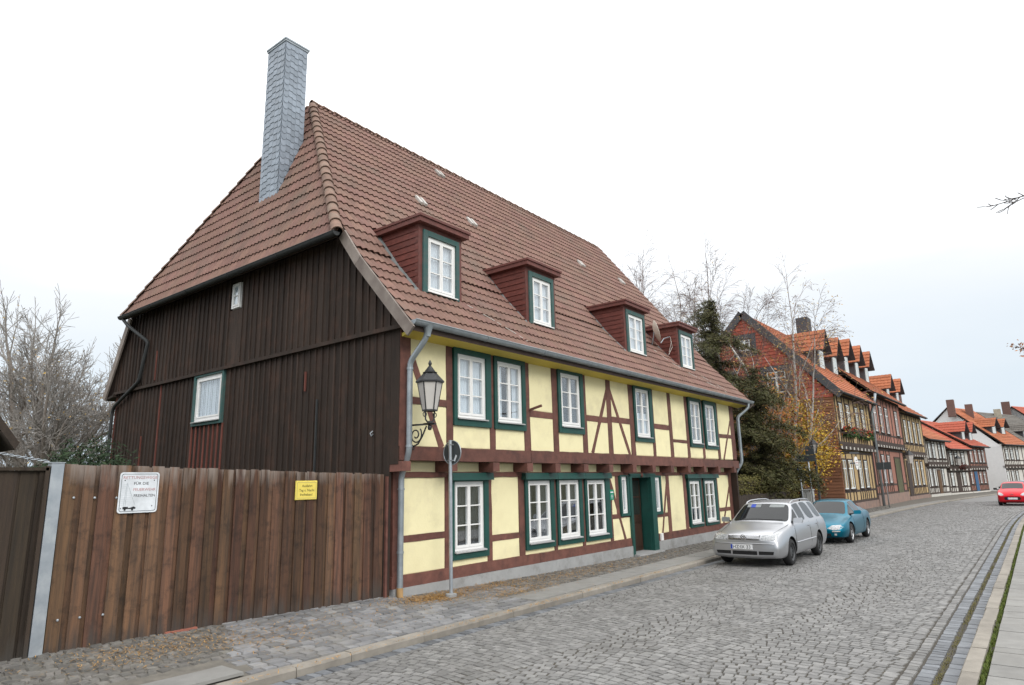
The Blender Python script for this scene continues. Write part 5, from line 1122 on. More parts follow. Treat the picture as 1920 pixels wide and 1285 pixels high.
def row_house(name, label, A, B, D, eave, ridge, rd, infill, tm, roofm, U, G, jet, plinth, posts=(), doors=(), dormers=(), gable=None, over=.45, plm=None, infill_g=None, jw=.30, plain=False, group='half-timbered row houses along the street'):
    A = Vector((*A, 0)); B = Vector((*B, 0)); Ln = (B - A).length; T = frame(A, B - A, (0, 0, 1)); root = thing(name, tuple(A.lerp(B, .5)), label, 'house', group)
    MB(T).box(0, Ln, .06, D, plinth, jet).build('ground_wall', infill_g or infill, root); MB(T).box(0, Ln, -.12, D, jet, eave + .1).build('upper_wall', infill, root)
    MB(T).box(-.02, Ln + .02, -.03, .5, -.05, plinth).build('plinth', plm or stone_pl, root)
    yU, yG_ = -.12, .06; g = random.Random(int(A.x * 10))
    if not plain:
        for z0, z1, y, ws, nm in ((plinth, jet - .05, yG_, G, 'g'), (jet + jw, eave, yU, U, 'u')):
            ps = {0.09, Ln - .09}
            for w in ws: ps |= {w[0] - .12, w[1] + .12}
            pl_ = sorted(ps); full = []
            for p in pl_:
                if not full or p - full[-1] > .25: full.append(p)
            k = 0
            while k < len(full) - 1:
                if full[k+1] - full[k] > 1.5 and not any(w[0] < (full[k] + full[k+1]) / 2 < w[1] for w in ws): full.insert(k+1, (full[k] + full[k+1]) / 2)
                k += 1
            for p in full:
                if any(d[0] - .02 < p < d[1] + .02 for d in doors) and nm == 'g': continue
                MB(T).box(p - .075, p + .075, y - .03, y + .02, z0, z1).build('post', tm, root)
            for w in ws:        # short studs below the window
                MB(T).box((w[0] + w[1]) / 2 - .06, (w[0] + w[1]) / 2 + .06, y - .028, y + .02, z0, w[2] - .08).build('stud', tm, root)
            zr = min(w[2] for w in ws) - .14
            MB(T).box(.17, Ln - .17, y - .020, y + .02, zr - .06, zr + .06).build('rail', tm, root); MB(T).box(0, Ln, y - .034, y + .02, z0, z0 + .14).build('sill_beam', tm, root); MB(T).box(0, Ln, y - .034, y + .02, z1 - .14, z1).build('top_plate', tm, root)
        MB(T).box(-.03, Ln + .03, -.19, .1, jet, jet + jw).build('bressummer', tm, root)
        n = int(Ln / .95)
        for k in range(n + 1): x = .10 + (Ln - .30) * k / n; MB(T).box(x, x + .20, -.225, .1, jet + .02, jet + .17).build('joist_head', cream if k % 1 == 0 and tm is darkt and name != 'plain' else tm, root)
    for w in U: far_window(root, T, w[0], w[1], w[2], w[3], y=yU - .01)
    for w in G: far_window(root, T, w[0], w[1], w[2], w[3], y=yG_ - .01)
    for d in doors:
        MB(T).box(d[0], d[1], yG_ - .05, yG_ + .02, .08, d[2]).build('door_frame', tm, root); MB(T).box(d[0] + .10, d[1] - .10, yG_ - .058, yG_ - .04, .10, d[2] - .12).build('door', d[3], root)
    # roof: front and back slopes, verge boards, gable triangle walls
    sl = (ridge - eave) / (rd + over); R3 = T.to_3x3()
    e0 = T @ Vector((-.18, -over - .12, eave)); vv = T @ Vector((-.18, rd, ridge)) - e0
    MB(T).prism([(0, 0), (1, 0), (1, 1)], 0, 1) if 0 else None
    MB(T).add([(-.18, -over - .12, eave - .02), (Ln + .1, -over - .12, eave - .02), (Ln + .1, rd, ridge - .02), (-.18, rd, ridge - .02), (-.18, D + over, eave), (Ln + .1, D + over, eave), (-.18, -over - .12, eave - .14), (Ln + .1, -over - .12, eave - .14), (Ln + .1, rd, ridge - .16), (-.18, rd, ridge - .16), (-.18, D + over, eave - .14), (Ln + .1, D + over, eave - .14)],
              [(0, 1, 2, 3), (3, 2, 5, 4), (7, 6, 9, 8), (8, 9, 10, 11), (0, 6, 7, 1), (0, 3, 9, 6), (3, 4, 10, 9), (1, 7, 8, 2), (2, 8, 11, 5), (4, 5, 11, 10)]).build('roof', deck, root)
    tiled(e0, B - A, vv, Ln + .28, vv.length, .26, .33, root, roofm)
    TG_ = frame(A, -(T.to_3x3() @ Vector((0, 1, 0))), (0, 0, 1))     # gable facing back up the street; local x = -depth
    for q, (nm, mm) in enumerate((('gable_wall', gable[0] if gable else infill),)):
        MB(TG_).prism([(-D + .02, eave - .2), (.10, eave - .2), (-rd, ridge - .2)], -.04, .12).build(nm, mm, root)
        if gable: MB(TG_).box(-D + .02, .10, -.03, .11, -.05, eave - .2).build('side_wall', gable[1], root)
    MB(frame(B, T.to_3x3() @ Vector((0, 1, 0)), (0, 0, 1))).prism([(-.1, eave - .2), (D - .02, eave - .2), (rd, ridge - .2)], -.03, .1).build('gable_wall', infill, root)
    for dd in dormers:
        s, d = dd[:2]; gable_dormer(root, T, s, d, eave + sl * (d + over + .12), dd[2], dd[3], dd[4], roofm)
    gut = MB(); gut.tube([T @ Vector((-.2, -over - .18, eave - .04)), T @ Vector((Ln + .12, -over - .18, eave - .04))], .07, 8); gut.build('gutter', zinc_d, root, smooth=True)
    return root, T, Ln
WH = lambda z0, z1, L_: [(a, b, z0, z1) for a, b in L_]
h2, T2, L2 = row_house('brown_clad_house', 'house with brown boarded side wall, tan infill and flower boxes beside the yellow tree', (40.6, 8.68), (49.6, 8.50), 9.2, 6.75, 12.25, 4.55, tan, darkt, orange,
    WH(4.72, 6.23, [(.78, 1.62), (2.46, 3.36), (4.69, 5.50), (6.40, 7.22)]), WH(1.32, 2.98, [(.75, 1.72), (2.15, 3.30), (4.60, 5.50), (6.25, 7.15)]), 3.55, .50, dormers=[(4.3, 1.3, 1.55, 1.25, 1.25), (7.6, 1.3, 1.55, 1.25, 1.25)], gable=(redhung, brown_clad))
# horizontal cladding boards, hung tiles, slate verge and attic windows on its side wall
TS = frame((40.6, 8.68, 0), (0, -1, 0), (0, 0, 1)); z = .25
while z < 6.45: MB(TS).hull([(-9.1, -.075, z), (.10, -.075, z), (.10, -.03, z), (-9.1, -.03, z)], [(-9.1, -.045, z + .165), (.10, -.045, z + .165), (.10, -.03, z + .165), (-9.1, -.03, z + .165)]).build('cladding_board', brown_clad, h2); z += .17
z = 6.50; gq = random.Random(4)
m = MB(TS)
while z < 12.0:
    hw_ = (12.25 - .25 - z) / (5.5) ; x0 = -4.55 - 4.5 * hw_ * 1.06; x1 = -4.55 + 4.6 * hw_ * 1.02; x = x0
    while x < x1: w_ = min(.30, x1 - x); m.hull([(x, -.085, z), (x + w_ - .006, -.085, z), (x + w_ - .006, -.05, z), (x, -.05, z)], [(x, -.055, z + .215), (x + w_ - .006, -.055, z + .215), (x + w_ - .006, -.05, z + .215), (x, -.05, z + .215)], gq.random()); x += .30
    z += .22
m.build('hung_tiles', redhung, h2, kind='stuff')
MB(TS).bar((.58, -.14, 6.55), (-4.55, -.14, 12.22), .12, .42).build('slate_verge', slate_d, h2); MB(TS).bar((-9.75, -.14, 6.55), (-4.55, -.14, 12.22), .12, .42).build('slate_verge', slate_d, h2)
for a, b, z0, z1 in ((-3.4, -2.3, 7.0, 8.3), (-6.6, -5.5, 7.0, 8.3), (-4.9, -4.2, 9.8, 10.5)):
    MB(TS).box(a - .35, b + .35, -.105, -.06, z0 - .35, z1 + .35).build('slate_surround', slate_d, h2); far_window(h2, TS, a, b, z0, z1, y=-.115, pale=curtain)
MB().box(49.0, 50.0, 11.4, 12.2, 9, 13.3).build('chimney', slate_d, h2)
fl_g = fm('flower_leaves', (.03, .075, .02), (.05, .10, .03), bump=0, rnd=.3); fl_r = fm('red_flowers', (.45, .03, .02), (.35, .05, .03), bump=0, rnd=.3)
for s0, s1 in ((.7, 3.45), (4.6, 7.4)):
    fb = thing('flower_box', tuple(T2 @ Vector(((s0 + s1) / 2, -.35, 4.4))), 'window box of red flowers under the %s upper windows of the tan house' % ('left pair of' if s0 < 2 else 'right pair of'), 'flower box', 'flower boxes on the tan house')
    MB(T2).box(s0, s1, -.45, -.22, 4.40, 4.56).build('trough', darkt, fb)
    for mm, n, nm in ((fl_g, 420, 'foliage'), (fl_r, 110, 'blossoms')):
        m = MB(T2); g = random.Random(n)
        for k in range(n):
            p = Vector((g.uniform(s0, s1), g.uniform(-.55, -.2), g.uniform(4.25, 4.8) if nm == 'foliage' else g.uniform(4.5, 4.85))); q = .05
            m.add([p + Vector((g.uniform(-q, q), g.uniform(-q, q), g.uniform(-q, q))) * 1.6 for _ in range(4)], [(0, 1, 2), (0, 2, 3)], g.random())
        m.build(nm, mm, fb, kind='stuff', fix=False)
hs = thing('hanging_shop_sign', tuple(T2 @ Vector((.4, -.9, 2.6))), 'round white hanging sign on a black bracket at the tan house corner', 'sign')
MB(T2).lathe([(0, -.03), (.36, -.03), (.36, .03), (0, .03)], (.55, -.75, 2.75), 20, axis='y').build('disc', whitep, hs); m = MB(T2); m.bar((-.9, -.75, 3.28), (1.4, -.75, 3.34), .06, .09); m.bar((.55, -.75, 3.3), (.55, -.75, 3.1), .03, .03); m.bar((-.75, -.75, 2.72), (.2, -.75, 2.75), .05, .08); m.bar((.3, -.75, 3.3), (.3, -.12, 3.3), .05, .05); m.build('bracket', iron, hs)
for k, w in enumerate((.16, .24, .20)): MB(T2).box(.55 - w, .55 + w, -.786, -.781, 2.88 - .13 * k, 2.92 - .13 * k).build('print_line', fade_k if k != 1 else fade_r, hs)
h3, T3, L3 = row_house('brick_infill_house', 'house with pinkish brick infill and three dormers between tan houses', (49.75, 8.50), (61.2, 8.28), 9, 7.55, 12.3, 4.6, pinkb, darkt, orange,
    WH(5.03, 6.90, [(1.1, 2.1), (3.1, 4.15), (5.1, 6.2), (8.9, 10.0)]), WH(1.52, 3.45, [(.85, 1.85), (2.75, 3.75), (4.75, 5.75)]), 3.95, .75, doors=[(7.4, 9.6, 3.4, fm('glazed_gate', (.15, .15, .075), (.035, .035, .025), scale=5, stretch=(6, 6, .3)))], dormers=[(1.9, 1.3, 1.5, 1.25, 1.2), (5.2, 1.3, 1.5, 1.25, 1.2), (8.5, 1.3, 1.5, 1.25, 1.2)])
pipe_o = MB().tube([T3 @ Vector(p) for p in ((-.15, -.65, 7.45), (-.15, -.55, 6.9), (-.12, -.28, 6.2), (-.12, -.28, .1))], .09, 8).build('downpipe', zinc, h3, smooth=True)
h4, T4, L4 = row_house('tan_house', 'tan half-timbered house with a dark doorway, third in the row', (61.4, 8.27), (69.9, 7.85), 8.5, 7.05, 10.9, 4.3, tan, darkt, orange,
    WH(4.67, 6.45, [(.7, 1.6), (2.5, 3.4), (4.4, 5.3), (6.3, 7.2)]), WH(1.18, 3.12, [(2.6, 3.5), (4.4, 5.3), (6.3, 7.2)]), 3.52, .35, doors=[(.5, 2.0, 3.2, doorm)], dormers=[(2.0, .9, 1.4, 1.1, 1.1), (5.6, .9, 1.4, 1.1, 1.1)])
MB().box(72.6, 73.5, 9.4, 10.3, 7, 10.2).build('chimney', brickc, h4)
h5, T5, L5 = row_house('low_white_house', 'low white half-timbered house with orange roof and green shutters', (71.3, 7.92), (78.4, 7.02), 8, 5.2, 8.6, 4.2, cream, darkt, orange,
    WH(3.55, 4.85, [(.7, 1.5), (2.1, 2.9), (4.2, 5.0), (5.5, 6.3)]), WH(1.0, 2.55, [(.7, 1.4), (2.0, 2.7), (5.0, 5.7)]), 2.75, .25, doors=[(3.3, 4.5, 2.5, fm('brown_door', (.13, .075, .04)))], plm=cream)
h6, T6, L6 = row_house('red_roofed_white_house', 'narrow white half-timbered house with red roof and a flower basket', (78.6, 7.0), (83.5, 5.62), 8, 4.45, 7.6, 4.0, cream, darkt, redtile,
    WH(2.95, 4.1, [(.5, 1.1), (1.7, 2.3), (3.3, 4.0)]), WH(.9, 2.15, [(.6, 1.2), (3.4, 4.1)]), 2.35, .2, doors=[(1.9, 2.9, 2.2, darkt)], plm=cream)
h7, T7, L7 = row_house('blue_door_house', 'half-timbered house with a blue door and red brick panels', (83.7, 5.58), (90.3, 4.45), 8, 4.85, 7.9, 4.0, pinkb, darkt, redtile,
    WH(3.2, 4.5, [(.4, 1.2), (2.1, 2.9), (3.7, 4.5), (5.1, 5.9)]), WH(1.0, 2.3, [(.3, 1.0), (3.6, 4.4), (5.2, 6.0)]), 2.4, .2, doors=[(1.6, 2.9, 2.35, bluedoor)], dormers=[(1.8, .5, 1.4, 1.0, .95), (4.6, .5, 1.4, 1.0, .95)], plm=cream)
h8, T8, L8 = row_house('white_gable_house', 'tall house with a plain white gable wall facing up the street', (98.0, 3.10), (105.2, 1.0), 10.2, 5.3, 10.3, 5.0, cream, darkt, orange,
    WH(3.6, 4.7, [(.7, 1.5), (2.3, 3.1), (4.0, 4.8)]), WH(1.0, 2.2, [(.6, 1.3), (2.1, 2.8), (3.5, 4.2)]), 2.55, .2, dormers=[(1.9, 1.0, 1.5, 1.0, .9), (4.8, 1.0, 1.5, 1.0, .9)], gable=(whitew, whitew), plm=cream)
MB().box(97.9, 98.9, 7.0, 7.8, 9, 11.1).build('chimney', brickc, h8); MB().box(101.8, 102.8, 5.4, 6.2, 8.6, 10.7).build('chimney', brickc, h8)
h9, T9, L9 = row_house('grey_roofed_house', 'far half-timbered house with a dark grey tiled roof and small dormers', (105.4, .95), (117, -2.9), 9, 5.4, 10.0, 4.6, cream, darkt, greytile,
    WH(3.6, 4.8, [(1, 1.8), (3, 3.8), (5, 5.8), (7, 7.8)]), WH(1.0, 2.3, [(1, 1.8), (3, 3.8), (5, 5.8)]), 2.6, .2, dormers=[(2.5, .5, 1.4, 1.0, .8), (6.2, .5, 1.4, 1.0, .8)], plm=cream)
MB().box(110.6, 111.8, 2.8, 3.6, 8.5, 10.5).build('chimney', fm('pale_chimney', (.42, .38, .30)), h9)
h10, T10, L10 = row_house('red_roofed_end_house', 'farthest house with a large red roof and grey gable', (117.4, -3.0), (131, -8.5), 10, 6.4, 11.4, 5.0, cream, darkt, redtile, WH(4, 5.2, [(1, 1.8), (4, 4.8)]), WH(1, 2.3, [(1, 1.8)]), 2.9, .2, gable=(fm('grey_render', (.42, .42, .42)), MATS['grey_render']), plm=cream)
MB().box(117.6, 118.8, 1.8, 2.8, 10, 12.0).build('chimney', brickc, h10)
bk = thing('flower_basket', tuple(T6 @ Vector((2.5, -.5, 2.6))), 'round basket of dark red flowers on the narrow white house', 'flower basket')
m = MB(T6); g = random.Random(2)
for k in range(260):
    p = Vector((2.5 + g.gauss(0, .33), -.5 + g.gauss(0, .15), 2.72 + g.gauss(0, .16))); m.add([p + Vector((g.uniform(-1, 1), g.uniform(-1, 1), g.uniform(-1, 1))) * .08 for _ in range(3)], [(0, 1, 2)], g.random())
m.build('blossoms', fm('dark_red_flowers', (.16, .035, .03), (.08, .04, .03), bump=0), bk, kind='stuff', fix=False); MB(T6).lathe([(.1, 2.45), (.28, 2.6), (.3, 2.7)], (2.5, -.5, 0), 10).build('basket', darkt, bk)
# ================================================================== STREET FURNITURE
ub = thing('utility_cabinet', (34.5, 8.95, .08), 'pale grey utility cabinet beside the hedge and lamp post', 'cabinet')
MB().box(34.2, 34.8, 8.72, 9.15, .08, 1.42).build('case', fm('cabinet_grey', (.50, .51, .50), None, bump=0), ub); MB().box(34.15, 34.85, 8.68, 9.2, 1.42, 1.47).build('lid', MATS['cabinet_grey'], ub); MB().box(34.19, 34.2, 8.93, 8.94, .2, 1.35).build('door_gap', iron, ub)
def post_lamp(x, y, h, label, scale=1.0):
    t = thing('street_lamp', (x, y, .08), label, 'street lamp', 'lantern street lamps'); MB().lathe([(.11, 0), (.10, .25), (.075, .35), (.06, .9), (.045, h - .75), (.05, h - .7)], (x, y, .08), 10).build('post', iron, t, smooth=True, auto=50)
    m = MB()
    for k in range(6): a, b = R_(60 * k), R_(60 * k + 60); m.bar((x + .10 * math.cos(a), y + .10 * math.sin(a), h - .58), (x + .19 * math.cos(a), y + .19 * math.sin(a), h - .12), .025, .025)
    m.build('lantern_frame', iron, t); MB().lathe([(.09, h - .58), (.175, h - .13)], (x, y, 0), 6).build('lamp_glass', frost, t); MB().lathe([(.24, h - .12), (.1, h + .04), (.03, h + .1), (.03, h + .16), (.0, h + .2)], (x, y, 0), 6).build('lantern_roof', iron, t); return t
post_lamp(34.6, 8.45, 3.75, 'black lantern street lamp standing by the grey cabinet')
def sign_pole(x, y, h, label, plates):
    t = thing('sign_pole', (x, y, .08), label, 'traffic sign', None); MB().tube([(x, y, .05), (x, y, h)], .035, 8).build('pole', galv, t, smooth=True)
    for (dy, z0, z1, hw, mm) in plates:
        MB().box(x - .05, x - .04, y + dy - hw, y + dy + hw, z0, z1).build('plate', mm, t)
    return t
backm = MATS['grey_sign_back']
sign_pole(34.0, 8.62, 3.35, 'pole with two dark rectangular sign backs next to the black lamp post', [(.10, 2.78, 3.08, .42, backm), (-.12, 3.1, 3.5, .2, backm)])
sign_pole(33.2, 8.85, 2.6, 'thin pole with small blue and white parking sign before the hedge', [(0, 2.25, 2.48, .11, plate_b), (0, 2.02, 2.22, .11, white_e)])
sign_pole(47.2, 7.55, 3.0, 'thin pole with two square sign backs before the brick infill house', [(.2, 2.4, 2.85, .19, backm), (-.2, 2.4, 2.85, .19, backm)])
wl = thing('house_lantern', (58.6, 7.6, 3.3), 'large lantern hanging on the brick infill house above its gate', 'lamp')
MB().lathe([(.16, 0), (.30, .62)], (58.6, 7.55, 2.9), 6).build('lamp_glass', frost, wl); MB().lathe([(.36, .62), (.12, .85), (.05, .95), (0, 1.1)], (58.6, 7.55, 2.9), 6).build('lantern_roof', iron, wl); MB().bar((58.6, 7.55, 4.0), (58.6, 8.2, 4.0), .05, .05).build('bracket', iron, wl)
w2 = thing('white_house_lantern', (79.6, 5.9, 3.1), 'lantern on the narrow white house above the street', 'lamp')
MB().lathe([(.16, 0), (.30, .62)], (79.4, 6.1, 2.9), 6).build('lamp_glass', frost, w2); MB().lathe([(.36, .62), (.12, .85), (0, 1.0)], (79.4, 6.1, 2.9), 6).build('lantern_roof', iron, w2); MB().bar((79.4, 6.1, 3.95), (79.6, 6.7, 3.95), .05, .05).build('bracket', iron, w2)
# satellite dish on the last dormer
sdh = thing('satellite_dish', (20.3, 9.7, 6.4), 'cream satellite dish on an arm left of the rightmost dormer', 'satellite dish')
DC = Vector((20.22, 9.62, 7.02))
Td = Matrix.Translation(DC) @ Vector((.55, -.80, .25)).to_track_quat('Z', 'Y').to_matrix().to_4x4()
dm_ = mat('dish_cream', (.72, .69, .60), (.66, .63, .55), rough=.5, bump=0); m = MB(Td)
m.lathe([(.0, 0), (.15, .012), (.28, .045), (.38, .09), (.385, .095), (.38, .10), (.28, .055), (.15, .022), (0, .01)], (0, 0, 0), 24); m.build('reflector', dm_, sdh, smooth=True, auto=40)
m = MB(); m.tube([DC + Vector((.12, -.16, -.40)), (20.50, 9.40, 6.80), (20.72, 9.28, 6.88)], .018, 6); m.tube([DC, DC + Vector((.0, .06, -.30)), (20.24, 9.75, 6.55)], .020, 6); m.build('arm', galv, sdh)
m = MB(); m.tube([(20.70, 9.26, 6.86), (20.64, 9.2, 6.6), (20.68, 9.2, 6.5), (20.45, 9.25, 6.2)], .009, 5); m.tube([(20.70, 9.26, 6.86), (20.62, 9.2, 6.65), (20.5, 9.25, 6.3)], .008, 5); m.build('cable', wire, sdh)
# ================================================================== TREES AND HEDGES
bark_g = mat('grey_bark', (.30, .265, .235), (.19, .165, .145), rough=.9, scale=9, bump=.5, rnd=.1); bark_w = mat('birch_bark', (.60, .58, .55), (.34, .32, .30), rough=.8, scale=5, stretch=(1, 1, 3), bump=.3, rnd=.05, stain=((.06, .055, .05), .8, 5)); bark_d = mat('dark_bark', (.065, .05, .04), (.04, .032, .027), rough=.9, scale=9, bump=.4)
twig_g = mat('grey_twig', (.31, .29, .27), (.22, .205, .19), rough=.8, bump=0)
twig_m = mat('birch_twig', (.19, .13, .115), (.13, .09, .08), rough=.8, bump=0)
def leafm(n, a, b, r=.35): return mat(n, a, b, rough=.7, scale=2.2, bump=0, rnd=r, spec=.2, hue=.012)
lf_yew = leafm('dark_needles', (.042, .053, .020), (.088, .074, .028)); lf_yel = leafm('yellow_leaves', (.52, .33, .035), (.36, .25, .04)); lf_or = leafm('orange_leaves', (.34, .12, .03), (.22, .09, .03)); lf_hedge = leafm('hedge_leaves', (.085, .085, .025), (.13, .11, .03)); lf_jun = leafm('juniper_needles', (.016, .034, .016), (.028, .048, .02)); lf_birch = leafm('faded_birch_leaves', (.40, .27, .08), (.28, .19, .07))
def grow(mbs, P, D, ln, r, depth, g, tips, o, lvl=0):
    """one limb as a bent tapering tube, with side limbs; tips collects twig ends"""
    n = o['segs'][min(lvl, len(o['segs']) - 1)]; pts = [P.copy()]; rad = [r]; d = D.copy(); p = P.copy(); st = ln / n; r1 = r * o['taper']
    for i in range(n):
        d = (d + Vector((g.gauss(0, 1), g.gauss(0, 1), g.gauss(0, 1))) * o['wob'] + Vector((0, 0, o['up'][min(lvl, len(o['up']) - 1)]))).normalized(); p = p + d * st; pts.append(p.copy()); rad.append(max(o['rmin'], lerp(r, r1, (i + 1) / n)))
    mb = mbs if isinstance(mbs, MB) else mbs[min(lvl // 2, 1)]
    mb.tube(pts, rad, o['sides'][min(lvl, len(o['sides']) - 1)], False)
    if depth == 0: tips.append((pts[-1], d)); tips.append((pts[len(pts) // 2], d)); return
    k = o['kids'][min(lvl, len(o['kids']) - 1)]
    for j in range(k):
        t = o['from'] + (1 - o['from']) * (j + g.random()) / k; f = t * n; i = min(int(f), n - 1); q = pts[i].lerp(pts[i+1], f - i); dd = (pts[i+1] - pts[i]).normalized()
        a = dd.orthogonal().normalized(); a.rotate(Matrix.Rotation(g.uniform(0, 6.283), 3, dd)); an = R_(g.uniform(*o['ang'])); nd = (dd * math.cos(an) + a * math.sin(an)).normalized()
        grow(mbs, q, nd, ln * g.uniform(*o['ratio']) * (1.15 - .4 * t), max(o['rmin'], lerp(r, r1, t) * o['rr']), depth - 1, g, tips, o, lvl + 1)
    grow(mbs, pts[-1], d, ln * o['ratio'][1] * .85, r1, depth - 1, g, tips, o, lvl + 1)
def leaves(mb, c, n, spread, size, g, flat=0.0, asp=1.0):
    for _ in range(n):
        p = c + Vector((g.gauss(0, spread), g.gauss(0, spread), g.gauss(0, spread * (1 - flat)))); a = Vector((g.gauss(0, 1), g.gauss(0, 1), g.gauss(0, 1))).normalized(); b = a.orthogonal().normalized(); s = size * g.uniform(.6, 1.3)
        mb.add([p - a*s - b*s*.15, p + b*s*.5*asp, p + a*s, p - b*s*.5*asp], [(0, 1, 2, 3)], g.random())
OPT = dict(segs=(6, 5, 4, 3), taper=.45, wob=.10, up=(.05, .06, .06, .03), rmin=.006, sides=(8, 6, 4, 3), kids=(7, 6, 5, 4), ang=(25, 55), ratio=(.5, .68), rr=.55)
OPT['from'] = .25
def tree(name, label, base, stems, o, depth, bark, leaf=None, nleaf=2, lsp=.12, lsz=.06, seed=1, group=None, cat='tree', twig=None):
    t = thing(name, base, label, cat, group); g = random.Random(seed); mb = MB(); mt = MB(); tips = []
    for (D, ln, r) in stems: grow((mb, mt) if twig else mb, Vector(base), Vector(D).normalized(), ln, r, depth, g, tips, o)
    mb.build('trunk', bark, t, smooth=True, fix=False)
    if mt.v: mt.build('twigs', twig, t, kind='stuff', smooth=True, fix=False)
    if leaf:
        m = MB()
        for p, d in tips:
            if g.random() < min(1, nleaf): leaves(m, p, max(1, int(nleaf)), lsp, lsz, g)
        if m.v: m.build('crown', leaf, t, kind='stuff', fix=False)
    return t, tips
# big bare tree behind the fence
o = dict(OPT); o.update(kids=(6, 6, 6, 5), ang=(22, 58), wob=.08, ratio=(.48, .64), rmin=.0075); o['from'] = .34
tree('bare_garden_tree', 'large leafless grey tree with many stems behind the fence at left', (8.0, 27.2, -.05), [((.05, .10, 1), 4.6, .24), ((-.1, -.38, 1), 4.5, .19), ((.2, .5, 1), 4.6, .20), ((-.2, -.75, 1), 4.0, .16), ((.1, .95, 1), 4.4, .17), ((.3, -.15, 1), 4.5, .17)], o, 4, bark_g, lf_birch, .03, .10, .05, 5, twig=twig_g)
def bush(name, label, lumps, leaf, n, size, seed, cat='bush', group=None, asp=1.0, stem=True, shape=1.0):
    c0 = lumps[0][0]; t = thing(name, (c0[0], c0[1], 0), label, cat, group); g = random.Random(seed); m = MB(); s = MB()
    for c, rx, ry, rz in lumps:
        c = Vector(c)
        for _ in range(int(n * rx * ry * rz)):
            v = Vector((g.gauss(0, 1), g.gauss(0, 1), g.gauss(0, 1))).normalized(); rr_ = (g.random() ** .35) * (1 + .22 * math.sin(v.x * 5 + seed) * math.sin(v.z * 6 + v.y * 4)); p = c + Vector((v.x * rx, v.y * ry, v.z * rz)) * rr_
            if p.z < .05: continue
            leaves(m, p, 3, .05, size, g, asp=asp)
        s.tube([(c.x, c.y, 0), (c.x, c.y, c.z * .6), c], [.07, .05, .02], 6)
    s.build('stem', bark_d, t); m.build('foliage', leaf, t, kind='stuff', fix=False); return t
bush('juniper_bush', 'dark green juniper behind the fence, beside the dark gable', [((5.2, 15.0, 1.95), .8, 1.0, 1.15), ((5.4, 14.1, 1.7), .6, .7, 1.1)], lf_jun, 2600, .07, 3, asp=.4); bush('juniper_bush', 'dark green juniper behind the fence, left of the taller one', [((5.2, 16.8, 1.75), .8, 1.1, 1.05), ((5.2, 18.0, 1.6), .7, .8, .95)], lf_jun, 2600, .07, 4, asp=.4)
sh = thing('garden_shed', (2.4, 18, 0), 'white walled shed with a dark pitched roof at the left edge', 'shed')
MB().prism([(-1.2, -.05), (3.95, -.05), (3.95, 3.2), (1.8, 6.2), (-1.2, 3.2)], 16.05, 20).build('wall', whitew, sh)
MB().prism([(4.22, 2.92), (4.28, 3.06), (1.8, 6.5), (-1.6, 3.1), (-1.5, 2.95), (1.8, 6.3)], 15.85, 20.2).build('roof', bark_d, sh)
# tall conifer with drooping layers between the houses
def conifer(base, h, R0, seed, label):
    t = thing('conifer_tree', base, label, 'tree'); g = random.Random(seed); w = MB(); m = MB(); b = Vector(base)
    w.tube([b, b + Vector((.1, 0, h * .5)), b + Vector((0, .1, h * .97))], [.22, .13, .02], 8); z = .5
    while z < h * .97:
        t_ = z / h; L = R0 * (1 - t_) ** .6 * (.68 + .32 * math.sin(z * 3.3)) + .2; k = 6 if t_ < .7 else 5
        for j in range(k):
            a = g.uniform(0, 6.283); ln = L * g.uniform(.55, 1.12); d = Vector((math.cos(a), math.sin(a), 0)); P = [b + Vector((0, 0, z))]; rise = g.uniform(.10, .35)
            for s in range(1, 6): f = s / 5; P.append(b + Vector((0, 0, z)) + d * ln * f + Vector((g.gauss(0, .05), g.gauss(0, .05), rise * ln * f - .50 * ln * f * f)))
            w.tube(P, [.035, .03, .024, .018, .012, .006], 4, False)
            for s in range(1, 6):
                f = s / 5; n_ = int(9 * ln * (.45 + f)); sd_ = Vector((-d.y, d.x, 0))
                for q in range(n_):
                    c = P[s - 1].lerp(P[s], g.random()) + sd_ * g.gauss(0, .22 * (1.2 - f * .6)) * ln * .5 + Vector((0, 0, -abs(g.gauss(0, .10)))); leaves(m, c, 4, .07, .10, g, asp=.38)
        z += .30
    w.build('trunk', bark_d, t, smooth=True, fix=False); m.build('crown', lf_yew, t, kind='stuff', fix=False); return t
conifer((30.0, 11.2, 0), 10.9, 4.6, 3, 'dark drooping conifer beside the right end of the yellow house')
conifer((31.3, 9.9, 0), 7.4, 3.3, 8, 'smaller dark conifer in front of the tall one near the hedge')
OB = dict(OPT); OB.update(kids=(6, 6, 6, 5), ang=(18, 48), wob=.07, up=(.10, .05, -.05, -.16), ratio=(.42, .62), rr=.42, rmin=.0075, taper=.4); OB['from'] = .35
OB1 = dict(OB); OB1.update(kids=(5, 5, 4, 4))
tree('birch_tree', 'white stemmed birch in front of the red hung gable', (36.5, 10.35, 0), [((.05, .08, 1), 7.6, .17), ((-.05, -.14, 1), 7.2, .15), ((.1, -.30, 1), 6.2, .12)], OB1, 4, bark_w, lf_birch, .5, .14, .055, 12, 'birches between the houses', twig=twig_m)
tree('birch_tree', 'leafless birch rising above the fourth dormer', (40.5, 18.0, 0), [((.02, .05, 1), 8.8, .19), ((0, -.15, 1), 8.0, .15)], OB, 4, bark_w, lf_birch, .05, .14, .05, 14, 'birches between the houses', twig=twig_m)
tree('birch_tree', 'slender birch rising behind the top of the conifer', (40.0, 14.6, 0), [((-.02, .0, 1), 8.7, .18), ((.05, .12, 1), 7.8, .14)], OB, 4, bark_w, lf_birch, .10, .14, .05, 17, 'birches between the houses', twig=twig_m)
tree('birch_tree', 'distant birch just showing over the roof ridge right end', (44.0, 23.5, 0), [((.02, .05, 1), 11.0, .19), ((0, -.15, 1), 10.4, .15)], OB, 4, bark_w, None, seed=19, group='birches between the houses', twig=twig_m)
